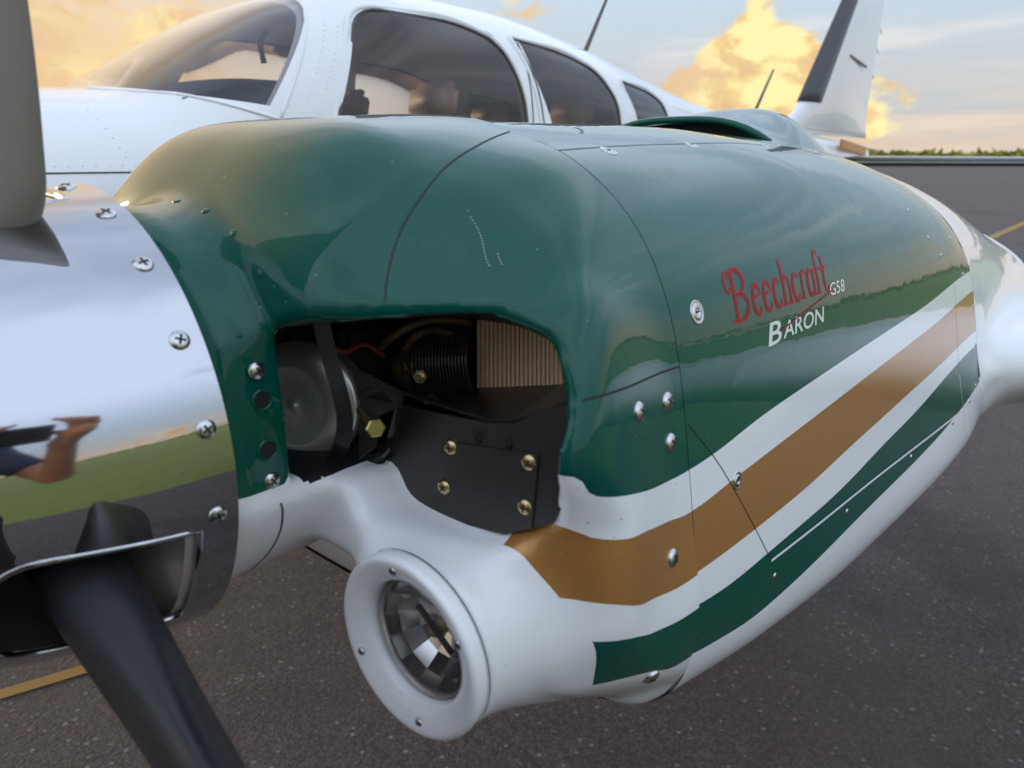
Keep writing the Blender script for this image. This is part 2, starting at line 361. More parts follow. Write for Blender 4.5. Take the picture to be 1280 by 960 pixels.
def nose_field(x,y,z,dsec,dinl):
    ya=np.abs(y)
    # main bowl
    x0=.055+np.clip(ya-.2,0,.3)*.42+.035*sst(.02,-.06,z)
    side=sst(.25,.345,ya)
    x0=x0+.075*sst(-.185,-.27,z)*side+.12*sst(-.10,-.18,z)*(1-side)
    r=.028+.085*sst(-.0,.13,z)*(1-.55*side)+.115*sst(-.13,-.24,z)+.06*sst(-.05,-.15,z)*(1-side)
    rx=r*(1.0+1.15*sst(.0,.13,z)*(1-.6*side)-.4*sst(-.13,-.24,z))
    bul=.016*sst(.29,.16,x)*sst(.30,.345,ya)*sst(-.22,-.05,z)*sst(.2,.09,z)
    m=rounded(dsec-bul,x0-x,r,rx)
    # centre hump
    ny=ya/.212; nz=np.abs(z-.02)/.211
    nh=(ny**4.2+nz**4.2)**(1/4.2)
    h=rounded((nh-1)*.2,.085-x,.085,.088)
    h=np.where(z<.0,np.maximum(h,-z*1.0),h)
    # neck ring
    rad=np.hypot(y,z)
    nk=rounded(rad-.163,.008-x,.02,.02)
    f=smin(m,h,.02)
    f=smin(f,nk,.016)
    # light pod
    px=np.clip(x,.0,.4)
    cy=LIGHT[1]-.006*sst(.08,.2,px); cz=LIGHT[2]-.035*sst(.08,.28,px); pr=.071+.029*sst(.08,.28,px)
    pd=np.hypot(ya+cy,z-cz)-pr
    pd=rounded(pd,LIGHT[0]+.004-x,.006,.006)
    f=smin(f,pd,.035)
    # inlet
    cav=np.maximum(dinl+.45*np.clip(x-.14,0,1),x-.33)
    f=smax(f,-cav,.016)
    bx=np.maximum(np.abs(ya-.18)-.115,np.maximum(np.abs(z-.02)-.06,.062-x))
    f=smax(f,-np.maximum(bx,x-.33),.008)
    # lamp recess
    lamp=np.maximum(np.hypot(ya+LIGHT[1],z-LIGHT[2])-.058,x-.15)
    f=np.maximum(f,-lamp)
    return f
def surface_nets(Fv,ox,oy,oz,h):
    nx,ny,nz=Fv.shape
    ins=Fv<0
    c=[Fv[i:nx-1+i,j:ny-1+j,k:nz-1+k] for i in (0,1) for j in (0,1) for k in (0,1)]
    s=sum((q<0).astype(np.int8) for q in c)
    act=(s>0)&(s<8)
    idx=-np.ones(act.shape,int); idx[act]=np.arange(act.sum())
    cc=np.array([q[act] for q in c]); offs=np.array([(i,j,k) for i in (0,1) for j in (0,1) for k in (0,1)],float)
    P=np.zeros((cc.shape[1],3)); W=np.zeros(cc.shape[1])
    for a in range(8):
        for b in range(a+1,8):
            if np.abs(offs[a]-offs[b]).sum()!=1: continue
            cr=(cc[a]<0)!=(cc[b]<0)
            t=np.where(cr,cc[a]/(np.where(cr,cc[a]-cc[b],1)),0)
            P+=np.where(cr[:,None],offs[a]+t[:,None]*(offs[b]-offs[a]),0); W+=cr
    P/=W[:,None]
    base=np.argwhere(act); V=(base+P)*h+np.array([ox,oy,oz])
    Fc=[]
    for ax in range(3):
        sl0=[slice(None)]*3; sl1=[slice(None)]*3; sl0[ax]=slice(0,-1); sl1[ax]=slice(1,None)
        cr=ins[tuple(sl0)]!=ins[tuple(sl1)]
        e=np.argwhere(cr); u,v=[(1,2),(2,0),(0,1)][ax]
        ok=(e[:,u]>0)&(e[:,v]>0)&(e[:,u]<Fv.shape[u]-1)&(e[:,v]<Fv.shape[v]-1)
        e=e[ok]; du=np.zeros(3,int); dv=np.zeros(3,int); du[u]=1; dv[v]=1
        q=np.stack([idx[tuple((e-du-dv).T)],idx[tuple((e-dv).T)],idx[tuple(e.T)],idx[tuple((e-du).T)]],1)
        flip=~ins[tuple(e.T)]
        q[flip]=q[flip][:,::-1]
        Fc.append(q)
    Fc=np.vstack(Fc); Fc=Fc[(Fc>=0).all(1)]
    return V,Fc
H=.0039
gx=np.arange(-.01,.322,H); gy=np.arange(-.43,.431,H); gz=np.arange(-.36,.27,H)
YY,ZZ=np.meshgrid(gy,gz,indexing='ij')
ds=poly_sdf(YY,ZZ,POLY).reshape(YY.shape); di=poly_sdf(-np.abs(YY),ZZ,INLET).reshape(YY.shape)
FV=nose_field(gx[:,None,None],YY[None],ZZ[None],ds[None],di[None])
V,Fc=surface_nets(FV,gx[0],gy[0],gz[0],H)
def nf(P): return nose_field(P[:,0],P[:,1],P[:,2],poly_sdf(P[:,1],P[:,2],POLY),poly_sdf(-np.abs(P[:,1]),P[:,2],INLET))
# mild smoothing of the net
def vsmooth(V,Fc,it,lam=.5,mu=-.52):
    E=np.vstack([Fc[:,[0,1]],Fc[:,[1,2]],Fc[:,[2,3]],Fc[:,[3,0]]]); deg=np.bincount(E.ravel(),minlength=len(V))
    for k in range(it):
        for l in (lam,mu):
            S=np.zeros_like(V)
            for c in range(3):
                S[:,c]=np.bincount(E[:,0],V[E[:,1],c],len(V))+np.bincount(E[:,1],V[E[:,0],c],len(V))
            V=V+l*(S/np.maximum(deg,1)[:,None]-V)
    return V
V=vsmooth(V,Fc,40)
keep=(V[Fc][:,:,0].max(1)<.3055)
Fc=Fc[keep]
used=np.unique(Fc); remap=-np.ones(len(V),int); remap[used]=np.arange(len(used)); V=V[used]; Fc=remap[Fc]
print('nose verts',len(V),'faces',len(Fc))
V2=V+[0,0,HUB]
Cn=V[Fc].mean(1); ya_=np.abs(Cn[:,1])
x0_=.055+np.clip(ya_-.2,0,.3)*.42+.035*sst(.02,-.06,Cn[:,2])
dI=poly_sdf(-ya_,Cn[:,2],INLET)+.45*np.clip(Cn[:,0]-.14,0,1)
bI=np.maximum(np.abs(ya_-.18)-.115,np.abs(Cn[:,2]-.02)-.06)
duct=(Cn[:,0]>np.maximum(x0_+.022+.02*(Cn[:,2]<-.005)+.028*(ya_>.29),.066))&((dI<.004)|(bI<.004))&(Cn[:,2]<.12)&(Cn[:,2]>-.06)
duct|=(Cn[:,0]>.07)&(bI<.004)&(ya_<.19)
duct&=~((Cn[:,2]<-.03)&(Cn[:,0]<.150)&(ya_>.156))
Fd=Fc[duct]; Fc=Fc[~duct]
nose=mesh_obj('nose_bowl',V2,Fc,M_cowl,airplane)
duct_o=mesh_obj('inlet_duct',V2,Fd,M_dark,airplane)
for o_ in (nose,duct_o):
    bm=bmesh.new(); bm.from_mesh(o_.data); bmesh.ops.bisect_plane(bm,geom=bm.verts[:]+bm.edges[:]+bm.faces[:],plane_co=(.2995,0,0),plane_no=(1,0,0),clear_outer=True)
    bmesh.ops.delete(bm,geom=[v for v in bm.verts if not v.link_faces],context='VERTS'); bm.to_mesh(o_.data); bm.free()
loft('seam_backing',.285,.315,4,M_seam,inset=.02)  # dark band added behind the panel gap so no light leaks through
side=loft('side_panel',.3005,1.17,60,M_cowl)
rear=loft('rear_panel',1.1715,1.30,12,M_cowl)

# ------------------------------------------------------------------ small builders
from mathutils.bvhtree import BVHTree
def bvh(*obs):
    vs=[];fs=[]
    for o in obs:
        k=len(vs); vs+=[v.co.copy() for v in o.data.vertices]; fs+=[[i+k for i in p.vertices] for p in o.data.polygons]
    return BVHTree.FromPolygons(vs,fs)
BV=bvh(nose,side,rear)
def on_cowl(x,y,z):
    l,n,i,d=BV.find_nearest(Vector((x,y,z+HUB)))
    c=Vector((x,0,HUB-.05))
    if (l-c).dot(Vector((0,n.y,n.z)))<0 and x>.1: n=-n
    return l,n
def grid_mesh(name,rows,m,parent=airplane,close_u=False,close_v=False,smooth=True,cap=False):
    nr=len(rows); nc=len(rows[0]); V=[p for r in rows for p in r]; F=[]
    for a in range(nr if close_u else nr-1):
        for b in range(nc if close_v else nc-1):
            F.append((a*nc+b,a*nc+(b+1)%nc,((a+1)%nr)*nc+(b+1)%nc,((a+1)%nr)*nc+b))
    if cap: F.append(tuple(range(nc))[::-1]); F.append(tuple((nr-1)*nc+k for k in range(nc)))
    return mesh_obj(name,V,F,m,parent,smooth)
def frame_from(n,hint=Vector((0,0,1))):
    n=n.normalized(); u=hint.cross(n)
    if u.length<1e-3: u=Vector((1,0,0)).cross(n)
    u.normalize(); return u,n.cross(u),n
def lathe(name,c,axis,prof,m,parent=airplane,n=48,smooth=True,ang=0):
    """prof: (distance along axis, radius)"""
    u,v,w=frame_from(Vector(axis)); c=Vector(c); rows=[]
    for h,r in prof:
        rows.append([c+w*h+(u*math.cos(2*math.pi*k/n+ang)+v*math.sin(2*math.pi*k/n+ang))*max(r,1e-5) for k in range(n)])
    return grid_mesh(name,rows,m,parent,close_v=True,smooth=smooth)
def tube(name,pts,r,m,parent=airplane,n=10,closed=False):
    pts=[Vector(p) for p in pts]; rows=[]; N_=len(pts)
    for i,p in enumerate(pts):
        d=(pts[(i+1)%N_]-pts[i-1]) if closed else (pts[min(i+1,N_-1)]-pts[max(i-1,0)])
        u,v,w=frame_from(d,Vector((.13,.31,.94))); rr=r[i] if hasattr(r,'__len__') else r
        rows.append([p+(u*math.cos(2*math.pi*k/n)+v*math.sin(2*math.pi*k/n))*rr for k in range(n)])
    return grid_mesh(name,rows,m,parent,close_u=closed,close_v=True,cap=not closed)
def box(name,c,size,m,parent=airplane,axes=None,bevel=.002,smooth=False):
    bm=bmesh.new(); bmesh.ops.create_cube(bm,size=1)
    for v in bm.verts: v.co=Vector((v.co.x*size[0],v.co.y*size[1],v.co.z*size[2]))
    if bevel: bmesh.ops.bevel(bm,geom=bm.edges[:],offset=bevel,segments=2,affect='EDGES')
    if axes is None: axes=(Vector((1,0,0)),Vector((0,1,0)),Vector((0,0,1)))
    for v in bm.verts: v.co=Vector(c)+axes[0]*v.co.x+axes[1]*v.co.y+axes[2]*v.co.z
    return bm_obj(name,bm,m,parent,smooth)
def plate(name,outline,n,th,m,parent=airplane,bevel=.0008):
    """flat plate from a 3-D outline, thickness th along n"""
    bm=bmesh.new(); n=Vector(n).normalized()
    a=[bm.verts.new(Vector(p)) for p in outline]; f=bm.faces.new(a); r=bmesh.ops.extrude_face_region(bm,geom=[f])
    for v in [g for g in r['geom'] if isinstance(g,bmesh.types.BMVert)]: v.co+=n*th
    bmesh.ops.recalc_face_normals(bm,faces=bm.faces[:])
    return bm_obj(name,bm,m,parent,False)
# --- screws share two meshes
def screw_mesh(name,m,r,h=.42):
    V=[];F=[];n=20; prof=[(0,1.0),(.10,.99),(.55*h/.42*.42,.86),(.36,.55),(.40,.30),(.41,0)]
    prof=[(-.3,1.0),(.08,1.0),(.22,.9),(.34,.68),(.41,.38),(.43,.001)]
    for z,q in prof:
        for k in range(n): V.append((q*r*math.cos(2*math.pi*k/n),q*r*math.sin(2*math.pi*k/n),z*r))
    for a in range(len(prof)-1):
        for k in range(n): F.append((a*n+k,a*n+(k+1)%n,(a+1)*n+(k+1)%n,(a+1)*n+k))
    nf_=len(F)
    for (sx_,sy_) in ((.52,.12),(.12,.52)):                     # cross recess
        b=len(V)
        for zz in (.2,.445):
            for (ex,ey) in ((-1,-1),(1,-1),(1,1),(-1,1)): V.append((ex*sx_*r,ey*sy_*r,zz*r-(0.05*r if abs(ex*sx_)>.3 or abs(ey*sy_)>.3 else 0)*0))
        F.append((b+4,b+5,b+6,b+7))
        for k in range(4): F.append((b+k,b+(k+1)%4,b+4+(k+1)%4,b+4+k))
    me=bpy.data.meshes.new(name); me.from_pydata(V,[],F); me.materials.append(m); me.materials.append(M_slot)
    for i,p in enumerate(me.polygons): p.use_smooth=i<nf_; p.material_index=0 if i<nf_ else 1
    return me
SC_BIG=screw_mesh('screw',M_steel,.0078); SC_MED=screw_mesh('screw',M_steel,.0066); SC_BR=screw_mesh('screw',M_brass,.0062); SC_SM=screw_mesh('screw',M_steel,.0034)
def screw(me,loc,nrm,parent,name='screw'):
    o=bpy.data.objects.new(name,me); link(o,parent)
    q=Vector(nrm).to_track_quat('Z','Y'); o.matrix_world=Matrix.Translation(Vector(loc))@q.to_matrix().to_4x4()@Matrix.Rotation(random.random()*3,4,'Z')
    return o
# flush quarter-turn fastener
def fastener(x,y,z,r,parent):
    l,n=on_cowl(x,y,z)
    o=lathe('fastener',l,n,[(-.002,r),(.0006,r),(.0008,r*.93),(.0003,r*.82),(.0003,r*.66),(.0010,r*.62),(.0012,r*.35),(.0006,r*.3),(.0006,0)],M_steel,parent,28)
    u,v,w=frame_from(n); box('fastener_slot',l+w*.0009,(r*.55,r*.12,.001),M_slot,o,(u,v,w),0)
    return o
def ribbon(name,pts,width,m,parent,lift=.0004,n=60,side_=None):
    P=catmull(pts,n); rows=[]
    Q=[on_cowl(*p) for p in P]
    for i,(l,nn) in enumerate(Q):
        d=(Q[min(i+1,n-1)][0]-Q[max(i-1,0)][0]); w=d.cross(nn).normalized()
        rows.append([l+nn*lift-w*width/2,l+nn*lift*1.0+w*width/2])
    return grid_mesh(name,rows,m,parent)
# ------------------------------------------------------------------ spinner
prof=[(0,.18),(-.03,.1768),(-.06,.1717),(-.11,.1596),(-.15,.1470),(-.20,.1275),(-.25,.1035),(-.30,.075),(-.35,.042),(-.375,.020),(-.39,0.0005)]
PX=-.083; BA=R(2)
def bdir(k): a=BA-R(120)*k; return Vector((0,math.sin(a),math.cos(a)))
def spinner_mesh():
    pp=catmull(prof,90); pin=[(x,r-.0022) for x,r in pp[:-6]]
    n=192; bm=bmesh.new(); rows=[]
    for x,r in pp: rows.append([bm.verts.new((x,r*math.cos(2*math.pi*k/n),HUB+r*math.sin(2*math.pi*k/n))) for k in range(n)])
    for a in range(len(pp)-1):
        for k in range(n): bm.faces.new((rows[a][k],rows[a+1][k],rows[a+1][(k+1)%n],rows[a][(k+1)%n]))
    me=bpy.data.meshes.new('spinner'); bm.to_mesh(me); bm.free()
    o=bpy.data.objects.new('spinner',me); me.materials.append(M_alu); me.materials.append(M_dark); link(o,airplane)
    md=o.modifiers.new('s','SOLIDIFY'); md.thickness=.003; md.offset=-1; md.material_offset=1  # inside face coloured near-black, shade put into the material
    cut=[]
    for kk in range(3):
        d=bdir(kk); u=Vector((1,0,0)); v=d.cross(u)
        # slot outline in (x, tangential): straight at the back, round at the front
        pts=[(.057,-.048),(.057,.048)]+[(-.022-.042*math.sin(t)**.8,.048*math.copysign(abs(math.cos(t))**.7,math.cos(t))) for t in np.linspace(0,math.pi,29)]
        bm=bmesh.new(); c=Vector((PX,0,HUB))
        lo=[bm.verts.new(c+u*a+v*b+d*.05) for a,b in pts]; hi=[bm.verts.new(c+u*a+v*b+d*.30) for a,b in pts]
        bm.faces.new(lo); bm.faces.new(hi)
        for i in range(len(pts)): bm.faces.new((lo[i],lo[(i+1)%len(pts)],hi[(i+1)%len(pts)],hi[i]))
        bmesh.ops.recalc_face_normals(bm,faces=bm.faces[:])
        m2=bpy.data.meshes.new('cut'); bm.to_mesh(m2); bm.free(); co=bpy.data.objects.new('cut',m2); COL.objects.link(co); cut.append(co)
        md=o.modifiers.new('b','BOOLEAN'); md.object=co; md.operation='DIFFERENCE'; md.solver='EXACT'
    bpy.context.view_layer.update(); dg=bpy.context.evaluated_depsgraph_get()
    nm=bpy.data.meshes.new_from_object(o.evaluated_get(dg)); o.modifiers.clear(); o.data=nm
    for c in cut: bpy.data.objects.remove(c)
    bm=bmesh.new(); bm.from_mesh(nm)
    for f in bm.faces: f.smooth=True
    for e in bm.edges:
        if len(e.link_faces)==2 and e.calc_face_angle(0)>.5: e.smooth=False
    bm.to_mesh(nm); bm.free()
    return o
spin=spinner_mesh()
lathe('spinner_bulkhead',(-.004,0,HUB),(1,0,0),[(-.03,.172),(0,.1765),(.006,.176),(.008,.06)],M_alu2,airplane,64)
lathe('propeller_hub',(PX,0,HUB),(1,0,0),[(-.09,.0),(-.09,.05),(-.05,.085),(.05,.09),(.08,.07)],M_dark,airplane,32)
# inner drum seen through the blade cut-outs
lathe('spinner_drum',(-.03,0,HUB),(1,0,0),[(-.022,.10),(-.014,.14),(-.004,.163),(.008,.1745),(.022,.1755)],M_alu2,airplane,96)
for ang in (-24.5,-42,-60.7,-79.8,-99.5,-4,16,36,145,165,-165,120):
    a=R(ang); nn=Vector((0,math.sin(a),math.cos(a)))
    screw(SC_MED,Vector((-.0145,0,HUB))+nn*.1784,nn+Vector((-.1,0,0)),spin)
for kk in range(3):     # rolled bright rims of the cut-outs
    d=bdir(kk); u=Vector((1,0,0)); v=d.cross(u); pf=np.array(prof)[::-1]; pts=[]
    for a,b in [(.057,q) for q in np.linspace(-.048,.048,7)]+[(q,.048) for q in np.linspace(.045,-.010,6)]+[(-.022-.042*math.sin(t)**.8,.048*math.copysign(abs(math.cos(t))**.7,math.cos(t))) for t in np.linspace(0.02,math.pi-.02,27)]+[(q,-.048) for q in np.linspace(-.010,.045,6)]:
        r_=float(np.interp(PX+a,pf[:,0],pf[:,1]))-.0012; pts.append(Vector((PX,0,HUB))+u*a+v*b+d*math.sqrt(r_*r_-b*b))
    tube('cutout_rim',pts,.0026,M_alu,spin,8,True)
# ------------------------------------------------------------------ propeller blades
def blade(kk,m,root_st,name='propeller_blade'):
    d=bdir(kk); X=Vector((1,0,0)); T=d.cross(X)         # T: tangential direction
    c=Vector((PX,0,HUB)); st=root_st+[(.40,.118,.017,18),(.56,.112,.013,18),(.76,.09,.009,18),(.92,.06,.005,18),(.965,.02,.003,17)]
    A=catmull(st,60); rows=[]; n=40
    for r,ch,th,tw in A:
        tw=R(tw); e1=T*math.cos(tw)+X*math.sin(tw)*BS; e2=-T*math.sin(tw)*BS+X*math.cos(tw)
        row=[]
        for k in range(n):
            t=2*math.pi*k/n; cx=math.cos(t); sy_=math.sin(t)
            blend=min(1,max(0,(r-.13)/.14)); thk=th*(1-blend*.45*(1-cx)*.5)
            row.append(c+d*r+e1*(cx*ch)+e2*(sy_*thk))
        rows.append(row)
    return grid_mesh(name,rows,m,airplane,close_v=True,cap=True)
BS=-1
ST_UP=[(.05,.030,.028,18),(.09,.036,.026,18),(.14,.060,.025,18),(.165,.088,.025,18),(.20,.100,.024,18),(.28,.112,.021,18)]; ST_DN=[(.05,.030,.028,18),(.12,.031,.028,18),(.18,.033,.028,18),(.24,.050,.026,18),(.31,.080,.023,18)]
b_up=blade(0,M_blade,ST_UP); b_up['label']='grey painted propeller blade standing upright'
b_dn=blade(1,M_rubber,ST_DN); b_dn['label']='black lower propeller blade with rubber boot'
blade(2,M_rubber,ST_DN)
d_=bdir(1); T_=d_.cross(Vector((1,0,0))); e1_=T_*math.cos(R(18))-Vector((1,0,0))*math.sin(R(18)); e2_=T_*math.sin(R(18))+Vector((1,0,0))*math.cos(R(18))
bvb=bvh(b_dn); V=[];F=[]
for i in range(26):
    for u_ in (0,1):
        p=Vector((PX,0,HUB))+d_*(.19+.009*i+.0045*u_)+(Vector(CAM)-Vector((PX,0,HUB))-d_*.25).normalized()*.25+(-e2_)*.012
        l,n_,_,_=bvb.find_nearest(p)
        q=d_.cross(n_).normalized()*.0006; V+=[l+n_*.0006-q,l+n_*.0006+q]
    k=len(V)-4; F.append((k,k+1,k+3,k+2))
mesh_obj('boot_stitches',V,F,mat('stitch_grey',(.35,.35,.36),.7),b_dn,False)['kind']='stuff'
def side_y_(x,z):
    h=section(x); o=np.argsort(h[:,1]); return float(np.interp(z,h[o,1],h[o,0]))
# ------------------------------------------------------------------ cowl seams, screws, fasteners
ribbon('panel_seam',[(.085,-.240,.109),(.094,-.234,.126),(.111,-.228,.151),(.137,-.221,.173),(.177,-.210,.196),(.226,-.197,.211),(.29,-.175,.221)],.0014,M_seam,nose)
ribbon('panel_seam',[(.30,-.222,.21),(.45,-.21,.215),(.6,-.206,.217),(.8,-.203,.216),(1.0,-.2,.21),(1.17,-.19,.2)],.0012,M_seam,side)
ribbon('panel_seam',[(.146,-.36,.05),(.2,-.358,.045),(.25,-.353,.041),(.299,-.347,.037)],.0016,M_seam,nose)
ribbon('panel_seam',[(.304,-.356,-.012),(.35,-.365,-.06),(.40,-.377,-.125),(.449,-.389,-.192)],.0009,M_seam,side)
ribbon('panel_seam',[(.046,-.175,-.05),(.05,-.156,-.093),(.043,-.121,-.136),(.03,-.085,-.16),(.03,-.04,-.178)],.0018,M_trim,nose)
ribbon('seam_strip',[(.449,-.389,-.193),(.6,-.398,-.199),(.8,-.41,-.204),(1.0,-.425,-.207),(1.16,-.44,-.208)],.0030,M_white,side,.0008)  # raised strip, drawn white to paint in its highlight line
for x_ in (.46,.66,.9,1.1): l,n=on_cowl(x_,side_y_(x_,-.215),-.215); screw(SC_SM,l,n,side)
for p in ((.217,-.359,.023),(.273,-.352,.015),(.272,-.358,-.018),(.259,-.374,-.110),(.235,-.367,-.203)):
    l,n=on_cowl(*p); screw(SC_BIG,l,n,nose)
for p in ((.040,-.150,.054),(.043,-.150,-.032)): screw(SC_MED,Vector((p[0],p[1]-.0003,p[2]+HUB)),(0,-1,0),nose)
for p in ((.042,-.150,.032),(.042,-.150,-.007)):
    lathe('flange_hole',(p[0],p[1],p[2]+HUB),(0,-1,0),[(.0003,.0086),(.0016,.0080),(.0016,.0070),(.0002,.0064)],M_green,nose,28)
    lathe('flange_hole_shadow',(p[0],p[1],p[2]+HUB),(0,-1,0),[(.0006,.0066),(.0006,0)],M_dark,nose,24)
fastener(.342,-.338,.074,.0105,side); fastener(.383,-.371,-.086,.0085,side)
for p in ((.375,-.222,.205),(.563,-.21,.214),(.785,-.205,.214),(1.0,-.195,.208)): fastener(*p,.0085,side)
for x,y,z in ((1.05,-.33,.12),(1.08,-.36,.08),(1.12,-.375,.05),(1.1,-.30,.145)): l,n=on_cowl(x,y,z); screw(SC_SM,l,n,side)
for x,y,z in ((1.21,-.44,-.205),(1.27,-.44,-.19),(1.29,-.43,-.05),(1.29,-.435,-.12),(1.24,-.40,0.01),(1.22,-.37,.07)): l,n=on_cowl(x,y,z); screw(SC_SM,l,n,rear)
for t in range(0,7,2):   # rivets on the neck flare
    l,n=on_cowl(.055+.003*t,-.02-.02*t,.19-.012*t); lathe('rivet',l,n,[(-.001,.0035),(.0005,.0033),(.0009,.002),(.001,0)],M_green,nose,12)
# scuff marks on the shoulder, dust and bug specks
def specks(name,L_,m,r=.0006):
    V=[];F=[]
    for px,py,k in L_:
        h=BV.ray_cast(Vector(CAM),Vector(pixray(px,py)))
        if h[0] is None: continue
        l,n=h[0],h[1]; u,v,w=frame_from(n); b=len(V)
        for q in range(6): V.append(l+w*.0003+(u*math.cos(q*1.047)*k+v*math.sin(q*1.047))*r)
        F.append(tuple(range(b,b+6)))
    o=mesh_obj(name,V,F,m,nose,False); o['kind']='stuff'
specks('scuff_marks',[(588+26*t+3*math.sin(t*5),272+60*t,.6) for t in np.linspace(0,1,17)]+[(622+5*t,318+12*t,.5) for t in np.linspace(0,1,5)],mat('scuff',(.45,.55,.52),.6),.0007)
rs=np.random.default_rng(8)
specks('bug_specks',[(float(rs.uniform(380,1150)),float(rs.uniform(175,840)),float(rs.uniform(.5,1.6))) for _ in range(60)],mat('speck',(.03,.035,.03),.7),.0005)
specks('dust_specks',[(float(rs.uniform(300,1150)),float(rs.uniform(175,620)),float(rs.uniform(.5,2))) for _ in range(45)],mat('dust',(.4,.42,.38),.8),.0004)
# ------------------------------------------------------------------ lettering
def side_y(x,z):
    h=section(x); i=np.argmax(h[:,0]*-1); o=np.argsort(h[:,1]); zz=h[o,1]; yy=h[o,0]; return float(np.interp(z,zz,yy))
def sect_norm(x,z):
    return Vector((-.05,side_y(x,z+.004)*0-1,-(side_y(x,z+.004)-side_y(x,z-.004))/.008*-1)).normalized()
def to_side(x,z,lift): return Vector((x,side_y(x,z)-lift,z+HUB))
# stroke letters: each stroke = polyline of (u,v,width) in letter units (cap height 1)
def arc(cx,cy,rx,ry,a0,a1,w0,w1,n=12):
    return [(cx+rx*math.cos(R(a0+(a1-a0)*i/n)),cy+ry*math.sin(R(a0+(a1-a0)*i/n)),w0+(w1-w0)*abs(math.sin(math.pi*i/n))) for i in range(n+1)]
TH,TN=.105,.035
GL={
 'B':(.95,[[(.22,.0,TH),(.22,1,TH)],[(.05,0,TN),(.4,0,TN)],arc(.35,.76,.34,.26,150,-90,TN,TH,16),arc(.35,.26,.42,.27,90,-110,TN,TH,16),arc(.02,.8,.14,.2,330,60,TN,TN*1.6)]),
 'e':(.52,[[(.07,.34,TN),(.43,.40,TN)],arc(.26,.30,.19,.31,25,325,TN,TH,20)]),
 'c':(.48,[arc(.26,.30,.19,.31,45,325,TN,TH,20)]),
 'h':(.56,[[(.12,0,TH*.9),(.12,1,TH*.9)],arc(.28,.36,.16,.25,170,0,TN,TN*2),[(.44,.40,TH*.9),(.44,0,TH*.9)],[(.02,0,TN),(.22,0,TN)],[(.34,0,TN),(.54,0,TN)]]),
 'r':(.42,[[(.12,0,TH*.9),(.12,.6,TH*.9)],arc(.27,.42,.15,.2,170,50,TN,TN*2),[(.02,0,TN),(.22,0,TN)]]),
 'a':(.52,[arc(.23,.30,.18,.31,50,310,TN,TH,18),[(.41,.6,TH*.9),(.41,0,TH*.9)],[(.36,0,TN),(.52,0,TN)]]),
 'f':(.40,[[(.14,0,TH*.9),(.14,.78,TH*.9)],arc(.28,.80,.14,.2,180,40,TN,TN*2),[(.0,.58,TN),(.34,.58,TN)],[(.04,0,TN),(.24,0,TN)]]),
 't':(.40,[[(.15,.12,TH*.9),(.15,.85,TH*.9)],[(.0,.58,TN),(.34,.58,TN)],arc(.27,.13,.12,.13,180,340,TN,TN*2)]),
}
def stroke_text(name,txt,x0,z0,h,wx,mt,extra,lift,slope=0.0,rise=0.0):
    V=[];F=[];cx=0
    for ch in txt:
        adv,strokes=GL[ch]
        for stn in strokes:
            if len(stn)==2:
                (a0,b0,w0),(a1,b1,w1)=stn; stn=[(a0+(a1-a0)*q/8,b0+(b1-b0)*q/8,w0) for q in range(9)]
            k0=len(V); n=len(stn)
            for i,(u,v,w) in enumerate(stn):
                a=stn[max(i-1,0)]; b=stn[min(i+1,n-1)]; dx,dy=b[0]-a[0],b[1]-a[1]; L=math.hypot(dx,dy) or 1; nx_,ny_=-dy/L,dx/L
                ww=w/2+extra; e=extra if i in(0,n-1) else 0; sg=-1 if i==0 else 1
                for q in (-1,1):
                    uu=cx+u+nx_*ww*q+sg*e*dx/L; vv=v+ny_*ww*q+sg*e*dy/L
                    V.append(to_side(x0+(uu+vv*slope)*wx,z0+vv*h+uu*rise,lift))
            for i in range(n-1): F.append((k0+2*i,k0+2*i+1,k0+2*i+3,k0+2*i+2))
        cx+=adv
    return mesh_obj(name,V,F,mt,side,False)
wid=sum(GL[c][0] for c in 'Beechcraft')
LX0,LX1=.402,.642
stroke_text('lettering_outline','Beechcraft',LX0,.056,.043,(LX1-LX0)/wid,M_pink,.022,.00025,.12)
stroke_text('lettering','Beechcraft',LX0,.056,.043,(LX1-LX0)/wid,M_red,-.004,.00042,.12)
def font_text(name,txt,x0,z0,h,width,mt,lift,shear=.25,off=0):
    cu=bpy.data.curves.new(name,'FONT'); cu.body=txt; cu.shear=0; cu.offset=off; cu.resolution_u=4
    o=bpy.data.objects.new(name,cu); COL.objects.link(o); bpy.context.view_layer.update()
    me=bpy.data.meshes.new_from_object(o.evaluated_get(bpy.context.evaluated_depsgraph_get())); bpy.data.objects.remove(o)
    xs=[v.co.x for v in me.vertices]; ys=[v.co.y for v in me.vertices]; a,b=min(xs),max(xs); y0,y1=min(ys),max(ys)
    for v in me.vertices:
        u=(v.co.x-a)/(b-a); w=(v.co.y-y0)/(y1-y0); v.co=to_side(x0+u*width+w*h*shear,z0+w*h,lift)
    me.materials.append(mt); p=bpy.data.objects.new(name,me); return link(p,side)
font_text('lettering','B',.466,.0225,.0215,.030,M_wlet,.00035,.45,.01)
font_text('lettering','ARON',.502,.0240,.0165,.108,M_wlet,.00035,.4,.01)
font_text('lettering','G58',.640,.0485,.0135,.046,M_wlet,.00035,.3,.0)
ln=[to_side(.500+(.652-.500)*t,.0335+(.0545-.0335)*t+dz,.0006) for t in np.linspace(0,1,14) for dz in (-.0008,.0008)]
mesh_obj('lettering_line',ln,[(2*i,2*i+2,2*i+3,2*i+1) for i in range(13)],M_red,side,False)
